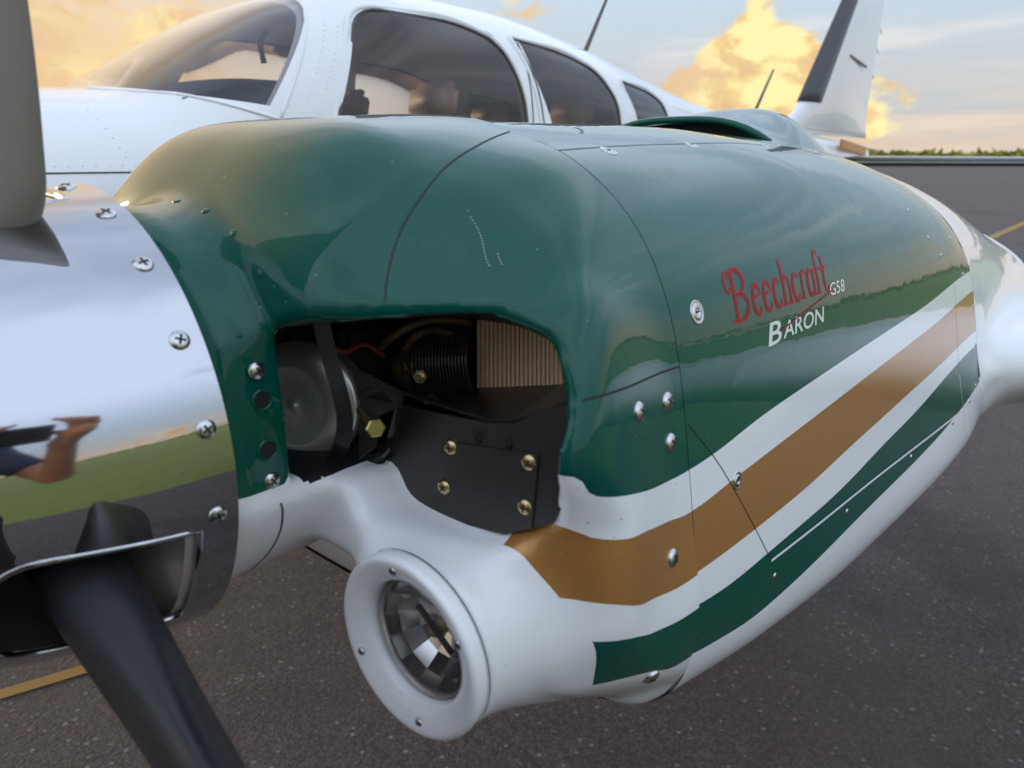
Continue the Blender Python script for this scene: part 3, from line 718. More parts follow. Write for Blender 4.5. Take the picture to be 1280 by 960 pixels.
# ------------------------------------------------------------------ landing light
L=Vector((LIGHT[0],LIGHT[1],LIGHT[2]+HUB)); fx=(-1,0,0)
ring=lathe('light_ring',L,fx,[(-.006,.0712),(.004,.0724),(.0068,.0718),(.0086,.0703),(.0092,.0682),(.0086,.0655),(.0072,.0620),(.0052,.0570),(.0022,.0515),(-.0008,.0490),(-.006,.0482),(-.012,.0478)],M_white,airplane,72)
ring['label']='white round trim ring of the landing light'
lathe('light_seam',L,fx,[(-.0035,.0728),(-.0046,.0728)],M_trim,ring,72)
lathe('light_lens',L,fx,[(-.006,.0478),(-.0030,.040),(-.0010,.025),(-.0005,0.0005)],M_lens,airplane,48)
lathe('light_rim',L,fx,[(-.0085,.0482),(-.0090,.0455),(-.013,.0445)],M_alu2,airplane,48)
lathe('light_reflector',L,fx,[(-.012,.0450),(-.021,.040),(-.031,.028),(-.038,.012),(-.039,0.0005)],mat('reflector_silver',(.88,.87,.85),.16,1),airplane,14,False)
lathe('light_bulb',L+Vector((.038,0,0)),fx,[(0,.006),(.010,.007),(.018,.0055),(.022,.0005)],mat('bulb_glass',(.5,.35,.22),.15),airplane,20)
box('bulb_bracket',L+Vector((.019,-.004,.004)),(.003,.044,.004),M_black,airplane,(Vector((1,0,0)),Vector((0,.8,.6)),Vector((0,-.6,.8))),0)
for a in (62,-10,-118,170):
    screw(SC_SM,L+Vector((-.0072,.0610*math.cos(R(90+a))*1,.0610*math.sin(R(90+a)))),(-1,0,0),ring)
# ------------------------------------------------------------------ inside the cooling inlet
def PXp(px,py,X): d=pixray(px,py); return Vector(CAM+d*(X-CAM[0])/d[0])
_fp=POLY*.9; mesh_obj('firewall_plate',[(.292,y,z+HUB) for y,z in _fp],[tuple(range(len(_fp)))],M_dark,airplane,False)
bo=[(496,505),(540,516),(612,530),(640,530),(668,518),(716,503),(718,560),(714,615),(690,655),(630,668),(560,650),(505,625),(488,585),(488,540)]
baf=plate('baffle_plate',[PXp(x,y,.143) for x,y in bo],(1,0,0),.003,M_black)
co=[PXp(x,y,.1415) for x,y in ((560,552),(673,569),(664,662),(553,640))]
cover=plate('baffle_cover',co,(1,0,0),.0012,M_black,baf)
for x,y in ((563,559),(661,578),(555,609),(656,634)): screw(SC_BR,PXp(x,y,.1413),(-1,-.1,0),cover)
for x,y in ((596,546),(634,553)): lathe('baffle_nut',PXp(x,y,.1427),(-1,0,0),[(-.002,.005),(.003,.005),(.003,.003),(.005,.003),(.005,0)],M_black,baf,6,False)
sh=plate('baffle_shelf',[PXp(500,492,.152),PXp(610,528,.152),PXp(640,528,.152),PXp(720,500,.152),PXp(708,478,.235),PXp(600,486,.235),PXp(530,486,.235)],(0,0,1),.002,M_black)
for x,y in ((537,499),(610,515)): screw(SC_BR,PXp(x,y,.175),(-.6,-.2,.8),sh)
# cylinder fins (tan) and black finned barrel
V=[];F=[]
for i in range(21):
    x=598+i*5.4
    a=PXp(x,380,.225); b=PXp(x,492,.225); k=len(V); w=.0016
    for dx in (0,.05):
        for p in (a,b):
            V+=[(p.x+dx,p.y-w,p.z),(p.x+dx,p.y+w,p.z)]
    F+=[(k,k+1,k+3,k+2),(k,k+2,k+6,k+4),(k+1,k+5,k+7,k+3)]
fins=mesh_obj('cooling_fins',V,F,M_fin,airplane,False); fins['kind']='stuff'
plate('fin_core',[PXp(594,378,.262),PXp(715,378,.262),PXp(715,494,.262),PXp(594,494,.262)],(1,0,0),.002,M_brown)
c0=PXp(602,452,.235); c1=PXp(535,455,.215); ax_=(c1-c0)
pr_=[]
for i in range(17):
    pr_+=[(ax_.length*i/17,.036),(ax_.length*(i+.5)/17,.036),(ax_.length*(i+.5)/17,.030),(ax_.length*(i+1)/17,.030)]
lathe('finned_barrel',c0,ax_,pr_+[(ax_.length*1.02,.036),(ax_.length*1.2,.034),(ax_.length*1.22,0)],M_black,airplane,32,False)
lathe('brass_fitting',PXp(516,462,.205),(-.3,-.5,.3),[(0,.02),(.02,.018),(.03,.012),(.032,0)],M_brown,airplane,16)
# alternator pulley with belt
P0=PXp(374,505,.112); pn=Vector((-1,-.45,.12)).normalized()
al=lathe('alternator_pulley',P0,pn,[(-.03,.050),(-.012,.0505),(-.010,.0545),(-.002,.0545),(.000,.052),(.002,.0465),(.012,.0345),(.010,.033),(.008,.010),(.009,.003),(.0105,.002),(.0105,0)],M_alu2,airplane,64)
bu,bv,bw=frame_from(pn)
bp_=[(-.20,.005),(-.04,.045)]
cen=P0-bw*.018
loop=[cen+bu*.058*math.cos(t)+bv*.058*math.sin(t) for t in np.linspace(R(-215),R(25),26)]
rows=[]
loop=[PXp(399,396,.105),PXp(406,425,.106),PXp(414,455,.108),PXp(424,490,.110),PXp(430,520,.112),PXp(428,548,.113),PXp(416,572,.114),PXp(398,590,.115),PXp(370,612,.118)]
LP=catmull([tuple(p) for p in loop],40)
rows=[]
for i,p in enumerate(LP):
    p=Vector(p); d=Vector(LP[min(i+1,39)])-Vector(LP[max(i-1,0)]); sdv=d.cross(Vector((-.5,-.8,.2))).normalized(); o2=sdv.cross(d).normalized()
    w=.0062; th=.008
    rows.append([p-sdv*w,p+sdv*w,p+sdv*w+o2*th,p-sdv*w+o2*th])
grid_mesh('drive_belt',rows,M_rubber,airplane,close_v=True,smooth=False)
box('engine_case',PXp(450,470,.20),(.10,.09,.13),M_dark,airplane,bevel=.008)
br=plate('bracket',[PXp(438,455,.105),PXp(480,478,.10),PXp(502,488,.12),PXp(498,500,.12),PXp(470,512,.10),PXp(446,490,.105)],(.2,.1,-1),.006,M_black)
plate('bracket',[PXp(450,500,.108),PXp(470,512,.10),PXp(466,560,.11),PXp(448,575,.115)],(.9,.3,0),.006,M_black)
plate('bracket',[PXp(498,492,.12),PXp(503,492,.12),PXp(492,545,.125),PXp(484,548,.12)],(.9,.3,0),.004,M_black)
b0=PXp(452,512,.115); b1=PXp(474,541,.088); bd=(b1-b0)
lathe('bolt_shank',b0,bd,[(0,.0045),(bd.length*.8,.0045)],M_brass,airplane,16)
lathe('bolt_head',b0+bd*.72,bd,[(0,.0),(0,.0075),(.006,.0075),(.007,.0065),(.007,0)],M_brass,airplane,6,False)
tube('oil_hose',[PXp(360,625,.13),PXp(400,600,.13),PXp(440,585,.14),PXp(490,560,.15)],.008,M_rubber)

# ------------------------------------------------------------------ fuselage
YC=1.62
FS=[ # x, ztop, zbot, half width, z of widest, exponent
(-1.25,-.02,-.16,.06,-.09,2.0),(-1.15,.05,-.24,.17,-.09,2.1),(-.9,.15,-.36,.31,-.08,2.2),(-.5,.255,-.45,.42,-.05,2.3),(0,.325,-.52,.48,.0,2.35),(.35,.36,-.55,.51,.04,2.45),(.60,.372,-.57,.525,.08,2.6),
(.74,.442,-.58,.53,.12,2.6),(.92,.548,-.585,.533,.15,2.7),(1.12,.645,-.59,.535,.17,2.9),(1.4,.722,-.59,.535,.18,3.1),(1.9,.725,-.585,.53,.18,3.1),(2.4,.685,-.57,.52,.17,3.0),(3.0,.60,-.53,.48,.15,2.8),(3.6,.53,-.47,.41,.13,2.6),(4.5,.465,-.36,.30,.12,2.4),(5.5,.42,-.25,.20,.12,2.3),(6.6,.36,-.13,.11,.12,2.2),(7.6,.30,.02,.05,.15,2.1),(7.9,.27,.10,.02,.18,2.0)]
FX=np.array([f[0] for f in FS]); FA=np.array([f[1:] for f in FS])
def mono(x):
    i=int(np.clip(np.searchsorted(FX,x)-1,0,len(FX)-2)); h=FX[i+1]-FX[i]; u=(x-FX[i])/h
    def tg(j):
        if j==0 or j==len(FX)-1: return (FA[min(j+1,len(FX)-1)]-FA[max(j-1,0)])/(FX[min(j+1,len(FX)-1)]-FX[max(j-1,0)])
        d0=(FA[j]-FA[j-1])/(FX[j]-FX[j-1]); d1=(FA[j+1]-FA[j])/(FX[j+1]-FX[j]); return np.where(d0*d1>0,2*d0*d1/np.where(d0+d1==0,1,d0+d1),0)
    m0,m1=tg(i)*h,tg(i+1)*h
    return (2*u**3-3*u**2+1)*FA[i]+(u**3-2*u**2+u)*m0+(-2*u**3+3*u**2)*FA[i+1]+(u**3-u**2)*m1
def fuse_ring(x,n=96,s_=1.0):
    zt,zb,w,zc,e=mono(x); out=[]
    for k in range(n):
        t=2*math.pi*(k+.5)/n; c,sn=math.cos(t),math.sin(t)
        ee=e if c>0 else 2.6
        y=w*math.copysign(abs(sn)**(2/ee),sn); z=(zt-zc if c>0 else zc-zb)*math.copysign(abs(c)**(2/ee),c)
        out.append(Vector((x,YC+y*s_,HUB+zc+z*s_)))
    return out
def fuse_bm(xs,s_):
    bm=bmesh.new(); rows=[[bm.verts.new(p) for p in fuse_ring(x,96,s_)] for x in xs]
    for a in range(len(rows)-1):
        for k in range(96): bm.faces.new((rows[a][k],rows[a+1][k],rows[a+1][(k+1)%96],rows[a][(k+1)%96]))
    return bm
def rpoly(P,r,n=6):
    """round the corners of a convex polygon"""
    P=[np.array(p,float) for p in P]; out=[]
    for i,p in enumerate(P):
        a=P[i-1]; b=P[(i+1)%len(P)]; rr=r[i] if hasattr(r,'__len__') else r
        p0=p+(a-p)/np.linalg.norm(a-p)*rr; p1=p+(b-p)/np.linalg.norm(b-p)*rr
        for k in range(n+1):
            t=k/n; out.append((1-t)**2*p0+2*t*(1-t)*p+t*t*p1)
    return out
WIN={'side_window':[
   rpoly([(1.055,.265),(1.235,.605),(1.66,.612),(1.80,.56),(1.868,.42),(1.885,.265)],[.05,.09,.12,.06,.08,.05]),
   rpoly([(1.985,.265),(1.945,.48),(1.89,.590),(2.20,.572),(2.40,.525),(2.50,.42),(2.52,.265)],[.04,.1,.02,.1,.06,.05,.04]),
   rpoly([(2.70,.30),(2.60,.505),(2.88,.478),(2.99,.44),(3.02,.30)],[.04,.02,.06,.04,.04])],
 'windshield':[[np.array(p) for p in [(.575,.36),(.70,.345),(.90,.290),(1.105,.575),(1.175,.655),(1.22,.80),(.8,.80),(.575,.45)]]]}
def cut(bm,poly):
    """cut the outline (in x,z, through y) into the skin and return the faces inside"""
    c=sum(poly)/len(poly); x0=min(p[0] for p in poly)-.02; x1=max(p[0] for p in poly)+.02; z0=min(p[1] for p in poly)-.03+HUB
    for i in range(len(poly)):
        a,b=poly[i],poly[(i+1)%len(poly)]; d=b-a
        if np.linalg.norm(d)<1e-6: continue
        nrm=Vector((d[1],0,-d[0])).normalized()
        if nrm.dot(Vector((c[0]-a[0],0,c[1]-a[1])))<0: nrm=-nrm
        fs=[f for f in bm.faces if x0<f.calc_center_median().x<x1 and f.calc_center_median().z>z0 and min((Vector((v.co.x-a[0],0,v.co.z-HUB-a[1])).dot(nrm)) for v in f.verts)<1e-6<max((Vector((v.co.x-a[0],0,v.co.z-HUB-a[1])).dot(nrm)) for v in f.verts)]
        g=list({v for f in fs for v in f.verts})+list({e for f in fs for e in f.edges})+fs
        if fs: bmesh.ops.bisect_plane(bm,geom=g,dist=1e-7,plane_co=Vector((a[0],0,a[1]+HUB)),plane_no=nrm)
    ins=[]
    for f in bm.faces:
        q=f.calc_center_median()
        if not(x0<q.x<x1 and q.z>z0): continue
        ok=True
        for i in range(len(poly)):
            a,b=poly[i],poly[(i+1)%len(poly)]; d=b-a; n_=np.array([d[1],-d[0]])
            if np.linalg.norm(n_)<1e-6: continue
            if n_.dot(c-a)<0: n_=-n_
            if n_.dot(np.array([q.x,q.z-HUB])-a)<-1e-6: ok=False; break
        if ok: ins.append(f)
    return ins
xs=np.concatenate([np.linspace(-1.25,.4,16),np.linspace(.45,3.1,72),np.linspace(3.2,7.9,36)])
fb=fuse_bm(xs,1.0); panes=[]
for kind,L_ in WIN.items():
    for poly in L_:
        ins=cut(fb,poly)
        near=[f for f in ins if f.calc_center_median().y<YC]; far=[f for f in ins if f.calc_center_median().y>=YC]
        groups=[ins] if kind=='windshield' else [near,far]
        for gfs in groups:
            vs=[];ix={};fc=[]
            for f in gfs:
                q=[]
                for v in f.verts:
                    if v not in ix: ix[v]=len(vs); vs.append(v.co.copy())
                    q.append(ix[v])
                fc.append(tuple(q))
            panes.append((kind,vs,fc))
        bmesh.ops.delete(fb,geom=ins,context='FACES')
fus=bm_obj('fuselage',fb,M_white,airplane)
for kind,vs,fc in panes: mesh_obj(kind,vs,fc,M_wind if kind=='windshield' else M_glass,airplane)
ib=fuse_bm(np.linspace(.5,3.4,60),.965)
for kind,L_ in WIN.items():
    for poly in L_:
        c=sum(poly)/len(poly); ins=cut(ib,[c+(p-c)*1.0 for p in poly]); bmesh.ops.delete(ib,geom=ins,context='FACES')
bm_obj('cabin_lining',ib,M_cabin,airplane)
# window surrounds: a slim raised frame following each outline, on the near side
def fus_y(x,z):
    zt,zb,w,zc,e=mono(x)
    if z>=zc: q=max(0,1-(min(1,(z-zc)/(zt-zc)))**e)**(1/e)
    else: q=max(0,1-((zc-z)/(zc-zb))**2.6)**(1/2.6)
    return w*q
for poly in WIN['side_window']:
    for sg in (-1,1):
        pts=[Vector((p[0],YC+sg*(fus_y(p[0],p[1])+.001),HUB+p[1])) for p in poly]
        tube('window_frame',pts,.0045,M_trim,fus,6,True)
        cc=sum(poly)/len(poly); tube('window_surround',[Vector((q[0],YC+sg*(fus_y(q[0],q[1])+.000),HUB+q[1])) for q in [cc+(p-cc)*(1+.016/np.linalg.norm(p-cc)) for p in poly]],.009,M_white,fus,6,True)
wp=WIN['windshield'][0]
for pts_ in ([(.575,.36),(.70,.345),(.90,.290)],[(.90,.290),(1.105,.575),(1.175,.655)]):
    P=[]
    for i in range(len(pts_)-1):
        for t in np.linspace(0,1,10): P.append((pts_[i][0]*(1-t)+pts_[i+1][0]*t,pts_[i][1]*(1-t)+pts_[i+1][1]*t))
    tube('windshield_frame',[Vector((x,YC-fus_y(x,z)-.001,HUB+z)) for x,z in P if z<mono(x)[0]-.005],.004,M_white,fus,6)
# door joint, belt seam and rivet rows on the near side
def fline(name,P,r,m): tube(name,[Vector((x,YC-fus_y(x,z)-.0002,HUB+z)) for x,z in P],r,m,fus,6)
fline('fuselage_seam',[(x,.168) for x in np.linspace(-.4,.95,20)],.002,M_trim)
fline('fuselage_seam',[(1.915,z) for z in np.linspace(.1,.58,14)],.003,M_trim)
rv=bpy.data.meshes.new('rivet'); bm=bmesh.new(); bmesh.ops.create_icosphere(bm,subdivisions=1,radius=.0032); bm.to_mesh(rv); bm.free(); rv.materials.append(M_trim if False else M_white)
def rivets(P):
    for x,z in P:
        o=bpy.data.objects.new('rivet',rv); link(o,fus); o.location=(x,YC-fus_y(x,z)+.0015,HUB+z)
rivets([(x,.182) for x in np.arange(.30,.62,.026)]); rivets([(.50+.004*i,.30-.02*i) for i in range(6)])
rivets([(.94+.0098*i+.03,.31+.0145*i) for i in range(19)])
rivets([(.985+.0098*i+.03,.31+.0155*i) for i in range(16)])
# ------------------------------------------------------------------ cabin
gp=[]
for u in np.linspace(0,1,10):
    x=.70+.42*u; hw=.43; row=[]
    for v in np.linspace(-1,1,15): row.append(Vector((x,YC+hw*v,HUB+.335+.085*math.sin(min(1,u*1.2)*math.pi*.55)*(1-.35*v*v)-(.05 if u>.9 else 0))))
    gp.append(row)
grid_mesh('glareshield',gp,M_panel)
box('instrument_panel',(1.10,YC,HUB+.19),(.04,.86,.40),M_panel,bevel=.01)
box('compass',(.86,YC,HUB+.475),(.06,.055,.05),M_trim,bevel=.01)
tube('control_yoke',[Vector((1.22,YC-.23+.13*math.cos(t),HUB+.26+.09*math.sin(t))) for t in np.linspace(R(-30),R(210),16)],.012,M_panel)
def seat(x,y):
    def pad(name,c,sz,tilt,bev,parent=None):
        ax3=(Vector((math.cos(tilt),0,math.sin(tilt))),Vector((0,1,0)),Vector((-math.sin(tilt),0,math.cos(tilt))))
        return box(name,c,sz,M_seat,parent or airplane,ax3,bev,True)
    b=pad('seat_back',(x+.22,y,HUB+.06),(.11,.40,.56),R(-14),.04)
    pad('seat_cushion',(x,y,HUB-.17),(.46,.42,.12),R(6),.04,b); pad('headrest',(x+.29,y,HUB+.385),(.08,.22,.13),R(-14),.03,b)
for x in (1.42,2.25):
    for y in (YC-.24,YC+.24): seat(x,y)
box('cabin_floor',(1.9,YC,HUB-.44),(2.6,.9,.03),M_cabin,bevel=0)
tube('headset_arm',[(1.28,YC+.12,HUB+.50),(1.27,YC+.12,HUB+.56),(1.30,YC+.12,HUB+.60)],.01,M_panel)
# antennas
tube('antenna',[(2.93,YC,HUB+.60),(2.97,YC,HUB+.68),(3.2,YC,HUB+1.02)],[.02,.012,.006],M_trim)
tube('antenna',[(5.0,YC,HUB+.42),(5.08,YC,HUB+.52),(5.33,YC,HUB+.80)],[.016,.012,.007],M_trim)
tube('wiper',[(.42,YC-.1,HUB+.37),(.5,YC-.1,HUB+.40)],.006,M_trim)
# ------------------------------------------------------------------ tail
def airfoil(n=28):
    out=[]
    for k in range(n):
        t=2*math.pi*k/n; c=.5*(1+math.cos(t)); yt=.6*(.2969*math.sqrt(max(c,0))-.126*c-.3516*c*c+.2843*c**3-.1015*c**4)/.12*.2; out.append((c,math.copysign(yt,math.sin(t)) if abs(math.sin(t))>1e-6 else 0))
    return out
AF=airfoil()
def surf(name,st_,m,axis,c0=0,c1=1,fat=0):
    """st_: (span position vector, chord, thickness); axis: thickness direction; keep chord range c0..c1"""
    rows=[]
    for p,ch,th in st_:
        row=[]
        for c,yt in AF:
            cc=min(max(c,c0),c1)
            y0=.6*(.2969*math.sqrt(cc)-.126*cc-.3516*cc*cc+.2843*cc**3-.1015*cc**4)/.12*.2 if cc!=c else abs(yt)
            y0=math.copysign(y0,yt)+math.copysign(fat,yt)
            row.append(Vector(p)+Vector((cc*ch,0,0))+Vector(axis)*(y0/ .1*.5*th))
        rows.append(row)
    return grid_mesh(name,rows,m,airplane,close_v=True,cap=True)
finst=[((4.9,YC,HUB+.38),2.9,.05),((5.55,YC,HUB+.44),2.2,.10),((5.85,YC,HUB+.56),1.86,.14),((6.66,YC,HUB+1.44),1.12,.11),((6.95,YC,HUB+1.75),.86,.08),((7.05,YC,HUB+1.80),.7,.03)]
fin=surf('vertical_fin',finst,M_white,(0,1,0))
def fst(z):
    i=[k for k in range(len(finst)-1) if finst[k][0][2]<=HUB+z<=finst[k+1][0][2]][0]; (p,c,t),(q,d,u)=finst[i],finst[i+1]; w=(HUB+z-p[2])/(q[2]-p[2])
    return ((p[0]+(q[0]-p[0])*w-.008,YC,HUB+z),c+(d-c)*w,t+(u-t)*w)
surf('fin_boot',[fst(.62),fst(.7),fst(1.0),fst(1.44),fst(1.70)],M_boot,(0,1,0),0,.17,.008)
gx_=[Vector((6.6+1.05*t,YC-.12+.05*t,HUB+.30-.04*t+dz)) for dz in (-.035,.035) for t in (0,1)]
box('rudder_hinge_line',(7.05,YC-.062,HUB+1.0),(.5,.006,.02),M_trim,airplane,(Vector((1,0,-.1)),Vector((0,1,0)),Vector((0.1,0,1))),0)
box('tail_stripe',(7.15,YC-.085,HUB+.285),(.95,.02,.075),mat('gold_paint',GOLD,.3),airplane,(Vector((.998,.06,-.06)),Vector((-.06,.998,0)),Vector((.06,0,.998))),.004)
for sg in (-1,1):
    st_=[((6.85,YC+sg*.03,HUB+.165),1.05,.10),((6.95,YC+sg*1.4,HUB+.165),.85,.08),((7.03,YC+sg*2.35,HUB+.165),.7,.05),((7.2,YC+sg*2.42,HUB+.165),.45,.01)]
    surf('horizontal_stabilizer',st_,M_white,(0,0,1)); surf('stabilizer_boot',[(p,c,t) for p,c,t in st_[:3]],M_boot,(0,0,1),0,.10,.003)
for z,x in ((1.35,7.78),(1.18,7.75),(.95,7.72)): tube('static_wick',[(x,YC,HUB+z),(x+.12,YC+.01,HUB+z-.03)],.003,M_trim)
# ------------------------------------------------------------------ wing with nacelle fairing (implicit blend)
def wing_sd(x,y,z):
    ya=np.abs(y); le=1.335+.02*ya; ch=2.1; zc=-.185-.10*np.maximum(x-le,0)+.09*np.maximum(0,-y-.4)
    c=np.clip((x-le)/ch,-.2,1.2); cp=np.clip(c,0,1)
    yt=.235*(2.969*np.sqrt(cp+1e-6)-1.26*cp-3.516*cp**2+2.843*cp**3-1.015*cp**4)/2
    d=np.abs(z-zc-.02*cp)-yt
    return np.where(c<0,np.hypot(np.maximum(d,0),(le-x)),d*.8)
P13=section(1.30); P13=np.vstack([P13,(P13[::-1]*[-1,1])[1:-1]]); P20=section(2.0); P20=np.vstack([P20,(P20[::-1]*[-1,1])[1:-1]])
h2=.012; wx=np.arange(1.20,2.05,h2); wy=np.arange(-.95,.75,h2); wz=np.arange(-.46,.30,h2)
WY,WZ=np.meshgrid(wy,wz,indexing='ij'); dA=poly_sdf(WY,WZ,P13).reshape(WY.shape); dB=poly_sdf(WY,WZ,P20).reshape(WY.shape)
wxx=wx[:,None,None]; tt=np.clip((wxx-1.30)/.70,0,1); tt=tt*tt*.6+tt*.4
FW=smin(dA[None]*(1-tt)+dB[None]*tt,wing_sd(wxx,WY[None],WZ[None]),.06)
Vw,Fw=surface_nets(FW,wx[0],wy[0],wz[0],h2); Vw=vsmooth(Vw,Fw,10)
wf=mesh_obj('wing_fairing',Vw+[0,0,HUB],Fw,M_white,airplane)
bm=bmesh.new(); bm.from_mesh(wf.data); bmesh.ops.bisect_plane(bm,geom=bm.verts[:]+bm.edges[:]+bm.faces[:],plane_co=(1.302,0,0),plane_no=(1,0,0),clear_inner=True); bm.to_mesh(wf.data); bm.free()
def wing(name,y0,y1,mirror=False):
    rows=[]
    for y in np.linspace(y0,y1,14):
        yy=abs(y); tip=min(1,max(.05,math.sqrt(max(0.0,1-max(0,(yy-3.9)/.6)**2)))); ch=2.1-.22*max(0,yy-.5); le=1.335+.02*yy+.06*max(0,yy-.5)*.5; zc=-.185+.09*max(0,yy-.4) if y<0 else -.185-.04*y
        row=[]
        for c,yt in AF: row.append(Vector((le+c*ch,y,HUB+zc-.10*c*ch+yt/.1*.5*.235*tip*(ch/2.1)*1.0)))
        rows.append(row)
    return grid_mesh(name,rows,M_white,airplane,close_v=True,cap=True)
wing('wing',-.90,-4.45)
wing('inner_wing',.70,1.25)
# ------------------------------------------------------------------ scoop on top of the nacelle
def scoop():
    rows=[]; xs_=np.linspace(1.0,1.72,26)
    for x in xs_:
        u=(x-1.0)/.72; hgt=(.040+.055*sst(0,.45,u))*(1 if u<.45 else (1-((u-.45)/.55)**2)); w=.17*(1-.25*u)
        row=[]
        for k in range(17):
            t=-1+2*k/16; zz=section(float(x))[0,1]-.012+hgt*(1-abs(t)**3.0)*1.0+.0
            row.append(Vector((x,.045+w*t,HUB+zz)))
        rows.append(row)
    o=grid_mesh('air_scoop',rows,M_green)
    lip=tube('scoop_lip',[rows[0][k] for k in range(17)],.006,M_green,o,8)
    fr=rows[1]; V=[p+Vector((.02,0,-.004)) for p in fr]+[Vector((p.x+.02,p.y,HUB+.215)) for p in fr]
    mesh_obj('scoop_mouth',V,[(k,k+1,18+k,17+k) for k in range(16)],M_dark,o,False)
scoop()
# ------------------------------------------------------------------ landing gear
def gear(x,y,top,r,w):
    wh=lathe('wheel',(x,y-w/2,r),(0,1,0),[(0,r*.45),(0,r*.55),(.01,r*.9),(w*.3,r),(w*.7,r),(w-.01,r*.9),(w,r*.55),(w,r*.45)],M_tire,airplane,40)
    lathe('wheel_hub',(x,y-w/2+.012,r),(0,1,0),[(0,0),(0,r*.5),(w-.024,r*.5),(w-.024,0)],M_alu2,wh,24)
    tube('gear_strut',[(x,y+.10,r),(x,y+.10,r+.12),(x,y+.06,top)],.028,M_white)
    tube('gear_axle',[(x,y-w/2,r),(x,y+.10,r)],.022,M_steel)
gear(2.15,.25,HUB-.20,.22,.16); gear(2.15,3.0,HUB-.20,.22,.16); gear(-.55,1.55,HUB-.40,.19,.14)
# ------------------------------------------------------------------ markings on the apron
def strip(name,a,b,w,label):
    a=Vector((a[0],a[1],.004)); b=Vector((b[0],b[1],.004)); d=(b-a).normalized(); n_=Vector((-d.y,d.x,0))*w/2
    o=mesh_obj(name,[a-n_,b-n_,b+n_,a+n_],[(0,1,2,3)],M_yellow,smooth=False); return tag(o,label,'marking')
def gnd(px,py): d=pixray(px,py); p=CAM+d*(-CAM[2]/d[2]); return p[:2]
g0,g1=gnd(1228,302),gnd(1280,279); dv=(g1-g0)/np.linalg.norm(g1-g0); strip('painted_line',g0-dv*1.5,g1+dv*40,.16,'worn yellow line on the asphalt running off behind the wing')
g0,g1=gnd(5,868),gnd(38,858); dv=(g1-g0)/np.linalg.norm(g1-g0); strip('painted_line',g0-dv*6,g1+dv*.22,.045,'worn yellow line on the asphalt below the spinner')
# ------------------------------------------------------------------ far tree line
def treeline():
    rng=np.random.default_rng(5); V=[];F=[]
    for k in range(5200):
        a=rng.uniform(0,2*math.pi) if k%2 else rng.uniform(-.12,1.35); rr=rng.uniform(150,210) if math.sin(a)<0 else rng.uniform(380,440)
        far=math.sin(a)>=0; hh=(2.2+1.2*math.sin(a*9)+.9*math.sin(a*23+1)+rng.uniform(0,1.2))*(.8 if not far else .8); hh=max(.6,hh)
        for j in range(3):
            c=np.array([rr*math.cos(a)+rng.normal(0,1.4),rr*math.sin(a)+rng.normal(0,1.4),rng.uniform(0,hh)]); s_=rng.uniform(.4,.9)*(2.2 if far else 1)
            b=len(V); q=rng.normal(size=(4,3))*s_*.8+c; V+=q.tolist(); F+=[(b,b+1,b+2),(b,b+2,b+3),(b,b+3,b+1)]
    o=mesh_obj('tree_line',V,F,M_leaf,smooth=False); o['kind']='stuff'; o['label']='low dark green belt of trees far off along the horizon'; o['category']='trees'
treeline()

